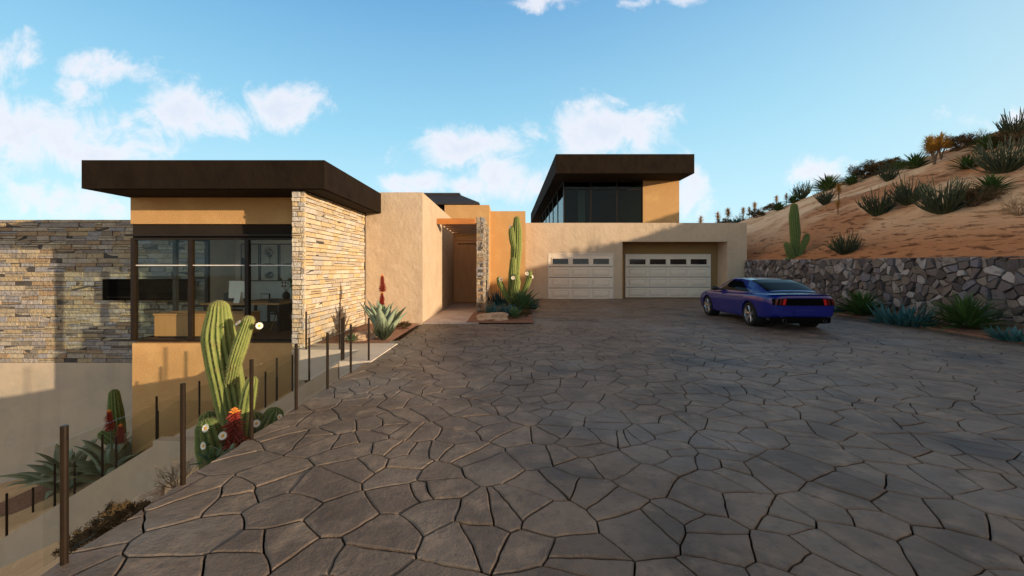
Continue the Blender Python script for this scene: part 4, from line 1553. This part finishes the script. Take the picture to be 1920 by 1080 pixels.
# planting by the front door
Yc = 17.0
saguaro('tall saguaro with short side arms beside the front door passage',
        [('stem', [P(962, 578), P(964, 540), P(966, 500), P(968, 465), P(969, 435), P(969, 412)], [.16, .18, .18, .20, .185, .12]),
         ('arm', [P(966, 470, -.1), P(961, 452, -.22), P(959, 436, -.22), P(959, 428, -.22)], [.09, .11, .11, .08]),
         ('arm', [P(957, 560, -.25), P(960, 535, -.3), P(961, 512, -.3), P(962, 488, -.3)], [.12, .14, .15, .11]),
         ('arm', [P(956, 565, -.4), P(946, 548, -.5), P(938, 532, -.5), P(935, 523, -.5)], [.09, .105, .105, .075]),
         ('arm', [P(970, 562, -.4), P(983, 545, -.5), P(991, 526, -.5), P(994, 511, -.5)], [.08, .10, .105, .075]),
         ('arm', [P(963, 565, -.6), P(966, 545, -.7), P(968, 530, -.7), P(968, 520, -.7)], [.12, .15, .15, .11])],
        [(P(939, 524, -.75), (-.2, -1, .3)), (P(962, 521, -1.0), (-.1, -1, .2)), (P(988, 513, -.75), (-.1, -1, .2)), (P(957, 425, -.5), (-1, -.5, .1)), (P(998, 519, -.75), (1, -.4, .2))],
        fr=.085, ribs=14)
random.seed(2)
ag = place('agave', mesh_of(rosette(26, .95, .21, .25, 1.4, .35, 41, .13, .35), 'agave', M['agave_dark']), at(978, 583, 16.0) * 1, 1.0, .3, 'large dark green agave with pointed leaves at the foot of tall saguaro', 'agave')
ag.location.z = .06
sm = place('agave', mesh_of(rosette(18, .42, .12, .35, 1.4, .3, 42, .15, .35), 'agave', M['agave_dark']), (.22, 13.3, .07), 1.0, 0, 'small agave at the front corner of the entrance bed', 'agave')
for i, (x, y, s, lab) in enumerate([(.10, 17.9, 1.6, 'tall blue succulent clump behind the entrance bed cactus, against the ochre wall'), (-.42, 14.2, 1.0, 'low blue succulent mound beside the flat boulder'),
                                    (.10, 14.0, 1.0, 'blue succulent mound in front of the dark agave'), (.75, 16.5, 1.2, 'blue succulent tuft peeping from behind the dark agave')]):
    if i == 0:
        x = -.30
    place('blue_succulent', CL[i % 3], (x, y, .06), s * .85, i, lab, 'succulent', 'blue succulents in the entrance bed', sz=s * 1.35)
place('dry_shrub', TW[0], (-.75, 14.9, .06), .85, .4, 'dry twiggy tuft between stone pier and blue mounds', 'bush', 'dry tufts in the garden')
compound('brown_bush', (('twigs', BR[0][0]), ('foliage', BR[0][1])), (.55, 13.9, .05), .42, 2, 'small brown tuft beside the dark agave', 'bush', 'dry tufts in the garden')


def boulder(label, loc, sx, sy, sz, seed):
    m = MB()
    nu, nv = 28, 16
    for i in range(nv + 1):
        ph = math.pi * (i / nv) - math.pi / 2
        for j in range(nu):
            a = 2 * math.pi * j / nu
            d = Vector((math.cos(ph) * math.cos(a), math.cos(ph) * math.sin(a), math.sin(ph)))
            k = 1 + .55 * noise.fractal(d * 1.1 + Vector((seed, 0, 0)), 1, 2, 5)
            z = d.z * k
            z = max(-.3, min(z, .70 + .35 * d.x + .2 * noise.noise(d * 2 + Vector((0, seed, 0)))))
            m.v.append((d.x * k * sx, d.y * k * sy, z * sz))
    for i in range(nv):
        for j in range(nu):
            j2 = (j + 1) % nu
            m.f.append((i * nu + j, i * nu + j2, (i + 1) * nu + j2, (i + 1) * nu + j))
    o = m.build('boulder', M['boulder'])
    o.location = loc
    return tag(o, label, 'boulder')


boulder('flat pinkish boulder in front of the stone pier', (-.52, 13.15, .10), .50, .30, .20, 1.0)
boulder('flat sandstone boulder by the agave next to the stone fin', (-3.42, 9.55, .08), .36, .26, .16, 5.0)
boulder('rounded boulder on the bank below the front of the glass railing', (-2.98, 3.42, -.34), .17, .17, .17, 9.0)

# agave with red flower spike by the stone fin
av = thing('flowering_agave', 'grey green agave with tall red flower spike beside the stone fin wall', 'agave', (-2.95, 9.9, .08))
L = MB()
L.add(rosette(24, .84, .26, .86, 1.5, .10, 51, .16, .42, 9, .10, .10, .5), (-2.95, 9.9, .08))
L.build('leaves', M['agave'], av, smooth=True)


def aloe_spike(parent, p0, p1, r, tipcol=True, n=150):
    """tapering spike of drooping tubular flowers along p0 -> p1"""
    p0, p1 = Vector(p0), Vector(p1)
    d = (p1 - p0).normalized()
    fl, tp = MB(), MB()
    for k in range(n):
        t = (k + .5) / n
        c = p0.lerp(p1, t)
        a = k * 2.39996
        u = d.orthogonal().normalized()
        w = d.cross(u)
        o = u * math.cos(a) + w * math.sin(a)
        rr = r * (1 - t) ** .55 * rnd(.65, 1.3) * min(1, .5 + t * 4) + .004
        q = c + o * rr - d * rr * (.55 - .9 * t)
        (tp if t > .86 else fl).tube([c, c.lerp(q, .55) + d * rr * .1, q], [.004 + r * .03, .005 + r * .045, .002], 4)
    o = fl.build('flower_spike', M['red'], parent)
    if tp.f:
        tp.build('spike_tip', M['redtip'], o)
    return o


MB().tube([(-2.95, 9.9, .3), (-2.97, 9.9, .8), (-2.99, 9.9, 1.40)], [.022, .018, .012], 7).build('stalk', M['agave_dark'], av)
aloe_spike(av, (-2.975, 9.9, 1.12), (-2.99, 9.9, 1.52), .10)
aloe_spike(av, (-2.98, 9.85, .82), (-2.985, 9.87, 1.10), .085)
sgm = MB().add(fan_mesh(71, 40, .9), (0, 0, 0))
place('candelabra_shrub', FAN[1], (-2.78, 9.35, .06), .48, 1.0, 'small grey green stemmed shrub in front of the red spiked agave', 'shrub')
compound('brown_bush', (('twigs', BR[1][0]), ('foliage', BR[1][1])), (-2.72, 11.0, .06), .34, 2, 'small brown tuft behind the red spiked agave', 'bush', 'dry tufts in the garden')
place('agave', sm.data, (-3.45, 9.15, .05), .55, 0, 'small agave half behind the end post of the glass railing', 'agave')

# ------------------------------------------------------------------ planting on the bank behind the glass railing
Yc = 5.5
saguaro('big pale green saguaro behind the glass railing with one upward arm',
        [('stem', [P(446, 880), P(441, 800), P(430, 735), P(419, 680), P(411, 630), P(411, 582)], [.155, .16, .175, .185, .175, .115]),
         ('arm', [P(434, 715, -.12), P(441, 680, -.2), P(452, 645, -.22), P(466, 602, -.22)], [.065, .07, .08, .06])],
        [(P(447, 606, -.3), (-.5, -.6, .8)), (P(486, 611, -.3), (.9, -.9, .15))], fr=.048, ribs=17)
saguaro('short upright cactus column right beside the big saguaro', [('stem', [P(456, 860, -.3), P(461, 780, -.3), P(468, 735, -.3), P(473, 716, -.3)], [.075, .085, .08, .06])], name='column_cactus', ribs=11)
Yc = 4.75
saguaro('squat flowering cactus low at the foot of the big saguaro, nearest the drive', [('stem', [P(405, 885, .1), P(398, 840, .1), P(390, 806, .1)], [.13, .15, .115])],
        [(P(386, 803, -.12), (-.3, -1, .35)), (P(418, 817, -.08), (.2, -1, .3)), (P(382, 836, -.12), (-.4, -1, .1))], name='barrel_cactus', skin='cactus_dark', fr=.05, ribs=11)
saguaro('small cactus rising behind the squat flowering one', [('stem', [P(395, 850, .75), P(392, 810, .75), P(391, 788, .75)], [.12, .13, .10])], name='barrel_cactus', skin='cactus_dark', ribs=11)
saguaro('cactus with a white bloom between the railing post and the drive', [('stem', [P(484, 830, .6), P(480, 805, .6), P(478, 790, .6)], [.12, .13, .10])],
        [(P(481, 794, .3), (.2, -1, .3))], name='barrel_cactus', skin='cactus_dark', fr=.05, ribs=11)
saguaro('round topped cactus at the very edge of the drive, past the railing post', [('stem', [P(506, 820, .6), P(508, 795, .6), P(512, 782, .6)], [.13, .145, .11])],
        [(P(524, 782, .35), (1, -.4, .3))], name='barrel_cactus', skin='cactus_dark', fr=.04, ribs=11)
al = thing('aloe_plant', 'aloe with orange tipped red flower spike in front of the big saguaro', 'aloe', tuple(at(437, 850, 4.9)))
p0 = at(437, 850, 4.9)
L = MB()
L.add(rosette(16, .34, .085, .4, 1.4, .3, 61, .15, .35), tuple(p0 - Vector((0, 0, .08))))
L.build('leaves', M['agave'], al, smooth=True)
random.seed(8)
aloe_spike(al, at(438, 838, 4.9), at(440, 765, 4.9), .17, n=190)
MB().tube([p0, at(438, 800, 4.9)], [.018, .012], 6).build('stalk', M['agave_dark'], al)
place('agave', sm.data, hit(398, 872, garden_h, 3.5, 7), .45, 1.2, 'small pale agave at the edge of the drive under the squat cactus', 'agave')
def bank(x, y):
    return Vector((x, y, garden_h(x, y) - .015))


place('dry_shrub', TW[1], bank(-2.90, 3.66), .36, 1.0, 'dry grey twiggy shrub behind the second railing post', 'bush', 'dry tufts in the garden', sz=.60)
compound('brown_bush', (('twigs', BR[0][0]), ('foliage', BR[0][1])), bank(-2.74, 2.98), .33, 0.5, 'low brown bush beside the near boulder at the edge of the drive', 'bush', 'dry tufts in the garden')
compound('brown_bush', (('twigs', BR[1][0]), ('foliage', BR[1][1])), bank(-2.72, 2.70), .24, 2.5, 'smallest brown bush, nearest the first railing post', 'bush', 'dry tufts in the garden')

# planting in the low yard under the stone wall
Yc = 9.8
P2 = lambda px, py, dy=0.0: tuple(at(px, py, Yc + dy))
saguaro('dark cactus in the low yard behind the garden steps', [('stem', [P2(224, 880), P2(222, 820), P2(217, 775), P2(214, 738)], [.11, .13, .135, .09]),
                                                              ('arm', [P2(222, 835, -.1), P2(205, 822, -.2), P2(194, 815, -.2)], [.09, .12, .09])], skin='cactus_dark', ribs=12)
al = thing('aloe_plant', 'red flowering aloe beside the dark cactus in the low yard', 'aloe', P2(212, 880, -.4))
L = MB()
L.add(rosette(14, .5, .09, .5, 1.4, .3, 63, .15, .35), P2(212, 872, -.4))
L.build('leaves', M['agave'], al, smooth=True)
aloe_spike(al, P2(206, 805, -.4), P2(204, 768, -.4), .13, n=130)
aloe_spike(al, P2(226, 830, -.4), P2(226, 795, -.4), .13, n=130)
MB().tube([P2(212, 870, -.4), P2(206, 790, -.4)], [.018, .012], 6).build('stalk', M['agave_dark'], al)
bigA = mesh_of(rosette(22, .95, .22, .35, 1.4, .75, 65, .14, .42, 10, .1, .14, .55), 'agave', M['agave'], True)
for (px, py, Y, s, rz, lab) in ((122, 893, 9.6, 1.30, .4, 'broad grey green agave nearest the stucco wall base in the low yard'),
                                (208, 893, 9.3, 1.30, 1.5, 'broad grey green agave in front of the dark cactus in the low yard'),
                                (240, 850, 9.9, 1.0, 2.5, 'agave against the ochre house corner in the low yard')):
    p = at(px, py, Y)
    p.z = garden_h(p.x, p.y) - .02
    place('agave', bigA, p, s, rz, lab, 'agave', 'agaves in the low yard')

# ------------------------------------------------------------------ blue fastback car
M['paint'] = mat('blue_car_paint', (.001, .009, .155), .22, [((.001, .008, .135), 2, .4, .8)], spec=.4, coat=.5)
M['tyre'] = mat('tyre_rubber', (.012, .012, .012), .85, [((.02, .02, .02), 30, .4, .8)], spec=.2)
M['alloy'] = mat('alloy_wheel', (.50, .50, .52), .3, [((.42, .42, .44), 6, .4, .8)], metal=.9)
M['tail'] = mat('tail_lens', (.50, .012, .010), .2, [((.4, .008, .008), 20, .4, .8)], spec=.5)
M['tail_dark'] = mat('dark_tail_lens', (.10, .006, .006), .25, [((.07, .004, .004), 20, .4, .8)], spec=.4)
M['carglass'] = mat('dark_car_glass', (.004, .005, .006), .06, [((.006, .007, .008), 3, .4, .8)], spec=.03)
M['trimblack'] = mat('black_plastic', (.012, .012, .013), .45, [((.018, .018, .018), 30, .4, .8)], spec=.4)


def tidy(o):
    bm = bmesh.new()
    bm.from_mesh(o.data)
    bmesh.ops.remove_doubles(bm, verts=bm.verts, dist=1e-5)
    bmesh.ops.recalc_face_normals(bm, faces=bm.faces)
    bm.to_mesh(o.data)
    bm.free()


def build_car(loc, yaw):
    car = thing('fastback_car', 'blue fastback coupe parked by the rubble wall, facing the garage', 'car')
    # body stations: x (+ is the nose), half width, bottom z, shoulder z, deck z
    S = [(-2.37, .75, .42, .80, .885), (-2.36, .775, .36, .86, .945), (-2.27, .835, .31, .90, .985), (-2.0, .905, .27, .93, 1.0), (-1.35, .955, .22, .955, 1.0), (-.7, .935, .19, .925, .99),
         (0, .925, .18, .91, .98), (.7, .925, .18, .90, .985), (1.1, .935, .19, .89, .955), (1.45, .945, .21, .875, .925), (1.9, .92, .22, .80, .865), (2.2, .86, .22, .72, .79), (2.36, .72, .26, .64, .71), (2.40, .60, .32, .60, .66)]
    m = MB()

    def ring(s):
        x, w, zb, zs, zd = s
        h = zs - zb
        half = [(.0, zb), (w * .84, zb), (w * .955, zb + .05), (w * .965, zb + h * .22), (w * .985, zb + h * .48), (w * 1.0, zb + h * .70), (w * .985, zb + h * .90), (w * .93, zs + .01), (w * .80, zd - .012), (.0, zd)]
        return [(x, y, z) for y, z in half] + [(x, -y, z) for y, z in half[-2:0:-1]]
    rings = [ring(s) for s in S]
    k = len(rings[0])
    for r in rings:
        m.v += r
    for i in range(len(rings) - 1):
        for j in range(k):
            j2 = (j + 1) % k
            m.f.append((i * k + j, (i + 1) * k + j, (i + 1) * k + j2, i * k + j2))
    for b in (0, (len(rings) - 1) * k):
        hl = k // 2
        for j in range(hl):
            a0, a1 = j, j + 1
            c0, c1 = (k - j) % k, (k - j - 1) % k
            q = [b + a0, b + a1, b + c1, b + c0]
            q = list(dict.fromkeys(q))
            m.f.append(tuple(q if b else q[::-1]))
    body = m.build('body', M['paint'], car, local=True, smooth=True)
    tidy(body)
    sd = body.modifiers.new('s', 'SUBSURF')
    sd.levels = sd.render_levels = 3
    cuts = []
    for wx in (-1.36, 1.38):
        for sy in (-1, 1):
            c = MB().tube([(wx, sy * .62, .35), (wx, sy * 1.1, .35)], .385, 40)
            co = c.build('wheel_cutter', M['trimblack'])
            tidy(co)
            bo = body.modifiers.new('b', 'BOOLEAN')
            bo.operation = 'DIFFERENCE'
            bo.solver = 'EXACT'
            bo.object = co
            cuts.append(co)
    dg = bpy.context.evaluated_depsgraph_get()
    dg.update()
    me = bpy.data.meshes.new_from_object(body.evaluated_get(dg))
    body.modifiers.clear()
    body.data = me
    bmb = bmesh.new()
    bmb.from_mesh(me)
    tree = BVHTree.FromBMesh(bmb)

    def back(y, z, off):
        h = tree.ray_cast(Vector((-4, y, z)), Vector((1, 0, 0)))[0]
        return Vector(((h.x if h is not None else -2.2) - off, y, z))
    me.materials.clear()
    me.materials.append(M['paint'])
    me.polygons.foreach_set('use_smooth', [True] * len(me.polygons))
    try:
        me.set_sharp_from_angle(angle=R(40))
    except Exception:
        pass
    for c in cuts:
        bpy.data.objects.remove(c)
    # black liners behind the wheels
    for wx in (-1.36, 1.38):
        for sy in (-1, 1):
            MB().lathe([(0, sy * .63), (.383, sy * .63), (.383, sy * .86)], 32, 'Y', (wx, 0, .35)).build('wheel_well', M['trimblack'], body, local=True)
    # cabin: x, belt half width, top half width, belt z, top z
    CS = [(-2.0, .70, .63, .985, .998), (-1.65, .775, .65, .965, 1.125), (-1.3, .835, .635, .955, 1.25), (-.95, .85, .62, .945, 1.335), (-.35, .855, .61, .94, 1.375), (.15, .85, .61, .935, 1.37), (.5, .84, .62, .935, 1.275), (.85, .81, .65, .945, 1.13), (1.22, .74, .68, .955, .985)]
    cx = [c[0] for c in CS]

    def shell(x, v, off=0.0, sy=1):
        wb, wt, zb, zt = (float(np.interp(x, cx, [c[i] for c in CS])) for i in (1, 2, 3, 4))
        # v 0 belt .. .5 roof edge .. 1 roof centre
        if v < .5:
            t = v / .5
            y = wb + (wt - wb) * t + .035 * math.sin(math.pi * t)
            z = zb - .02 + (zt - .045 - zb + .02) * t
        else:
            t = (v - .5) / .5
            y = wt * math.cos(t * math.pi / 2) ** .75 if t < 1 else 0.0
            z = zt - .045 + .045 * math.sin(t * math.pi / 2)
        n = Vector((0, sy * (1 - v), .25 + v)).normalized()
        if x > .45:
            n = (n + Vector((.5 * v, 0, 0))).normalized()
        if x < -.6:
            n = (n + Vector((-.3 * v, 0, 0))).normalized()
        return Vector((x, sy * y, z)) + n * off
    m = MB()
    for sy in (1, -1):
        m.grid(lambda u, v: shell(-1.92 + 3.14 * u, v, 0, sy), 40, 18)
    m.build('roof', M['paint'], car, local=True, smooth=True)
    m = MB()
    for sy in (1, -1):
        m.grid(lambda u, v: shell(-1.82 + .90 * u, .53 + .47 * v - .0 * u, .006, sy), 16, 10)
    m.build('rear_window', M['carglass'], car, local=True, smooth=True)
    m = MB()
    for sy in (1, -1):
        m.grid(lambda u, v: shell(.30 + .86 * u, .50 + .50 * v, .006, sy), 14, 10)
    m.build('windscreen', M['carglass'], car, local=True, smooth=True)
    for sy in (1, -1):
        m = MB()

        def sidef(u, v, sy=sy):
            x = -1.22 + 2.02 * u
            top = min(.44, max(.10, .44 - max(0, x - .15) * .62)) if x > -.4 else max(.12, .44 - (-.55 - x) * .50 if x < -.55 else .44)
            return shell(x, .07 + (top - .07) * v, .006, sy)
        m.grid(sidef, 26, 6)
        m.build('side_window', M['carglass'], car, local=True, smooth=True)
        m = MB()
        m.tube([(.62, sy * .84, .97), (.60, sy * .93, .985)], [.03, .03], 8)
        m.lathe([(0, -.10), (.055, -.09), (.075, -.03), (.075, .04), (.05, .09), (0, .10)], 12, 'Y', (.60, sy * 1.0, 1.0))
        m.build('door_mirror', M['trimblack'], car, local=True, smooth=True)
        d = MB()
        d.box(-.60, -.44, sy * .925 - .012, sy * .925 + .012, .80, .825)
        d.build('door_handle', M['paint'], car, local=True, bevel=.006)
    # rear fittings
    RX = -2.372
    pm = MB().grid(lambda u, v: back(-.80 + 1.60 * u, .675 + .185 * v - .02 * abs(2 * u - 1) ** 6 * (v - .5), .008), 40, 6)
    pm.build('tail_panel', M['matteblack'], car, local=True)
    for sy in (1, -1):
        tl = None
        for kq in range(3):
            t = MB()
            y0 = sy * (.50 + kq * .105)
            wd = .058 if kq else .075
            t.grid(lambda u, v: back(y0 + sy * wd * u - sy * .03 * v, .690 + .155 * v, .018), 3, 3)
            tl = t.build('lens_bar' if tl else 'tail_light', M['tail_dark'] if kq else M['tail'], tl or car, local=True)
            tl = tl if kq == 0 else tl.parent
        MB().lathe([(.045, -.10), (.045, .0), (.036, .0), (.036, -.08)], 14, 'X', (-2.30, sy * .52, .27)).build('exhaust_pipe', M['alloy'], car, local=True)
    b = MB().grid(lambda u, v: (-2.385 - .01 * math.sin(math.pi * v) + .20 * abs(2 * u - 1) ** 4, -.80 + 1.60 * u, .20 + .17 * v), 24, 4)
    b.build('diffuser', M['matteblack'], car, local=True)
    MB().grid(lambda u, v: (-2.20 - .19 * v + .16 * abs(2 * u - 1) ** 3, -.80 + 1.60 * u, 1.0 + .018 * v * v + .012 - .03 * abs(2 * u - 1) ** 4), 24, 5).build('spoiler', M['paint'], car, local=True, smooth=True)
    lp = MB().box(-2.391, -2.383, -.27, .27, .44, .56)
    lp.build('plate_recess', M['paint'], car, local=True, bevel=.01)
    # wheels
    for wx in (-1.36, 1.38):
        for sy in (-1, 1):
            y0 = sy * .80
            tr = MB().lathe([(.245, -.12), (.325, -.125), (.345, -.10), (.348, 0), (.345, .10), (.325, .125), (.245, .12)], 40, 'Y', (wx, y0, .348), closed=True)
            wh = tr.build('wheel', M['tyre'], car, local=True, smooth=True)
            rm = MB()
            rm.lathe([(.248, sy * .118), (.238, sy * .118), (.225, sy * .06), (.21, -sy * .09), (.248, -sy * .10)], 36, 'Y', (wx, y0, .348))
            rm.lathe([(0, sy * .085), (.05, sy * .085), (.06, sy * .05), (.06, 0)], 16, 'Y', (wx, y0, .348))
            for q in range(5):
                for dd in (-.16, .16):
                    a = q * 2 * math.pi / 5 + .3
                    c0, s0_ = math.cos(a + dd * .6), math.sin(a + dd * .6)
                    c1, s1 = math.cos(a + dd), math.sin(a + dd)
                    rm.tube([(wx + .045 * c0, y0 + sy * .075, .348 + .045 * s0_), (wx + .235 * c1, y0 + sy * .105, .348 + .235 * s1)], [.018, .015], 5)
            rm.build('rim', M['alloy'], wh, local=True)
            dk_ = MB().lathe([(0, sy * .02), (.17, sy * .02), (.17, sy * .035), (0, sy * .035)], 24, 'Y', (wx, y0, .348))
            dk_.build('brake_disc', M['trimblack'], wh, local=True)
    car.location = loc
    car.rotation_euler = (0, 0, yaw)
    return car


# the nose points along the car's own +x; the photographed car faces the garage
build_car((7.96, 13.38, .0), R(90 - 2.5))
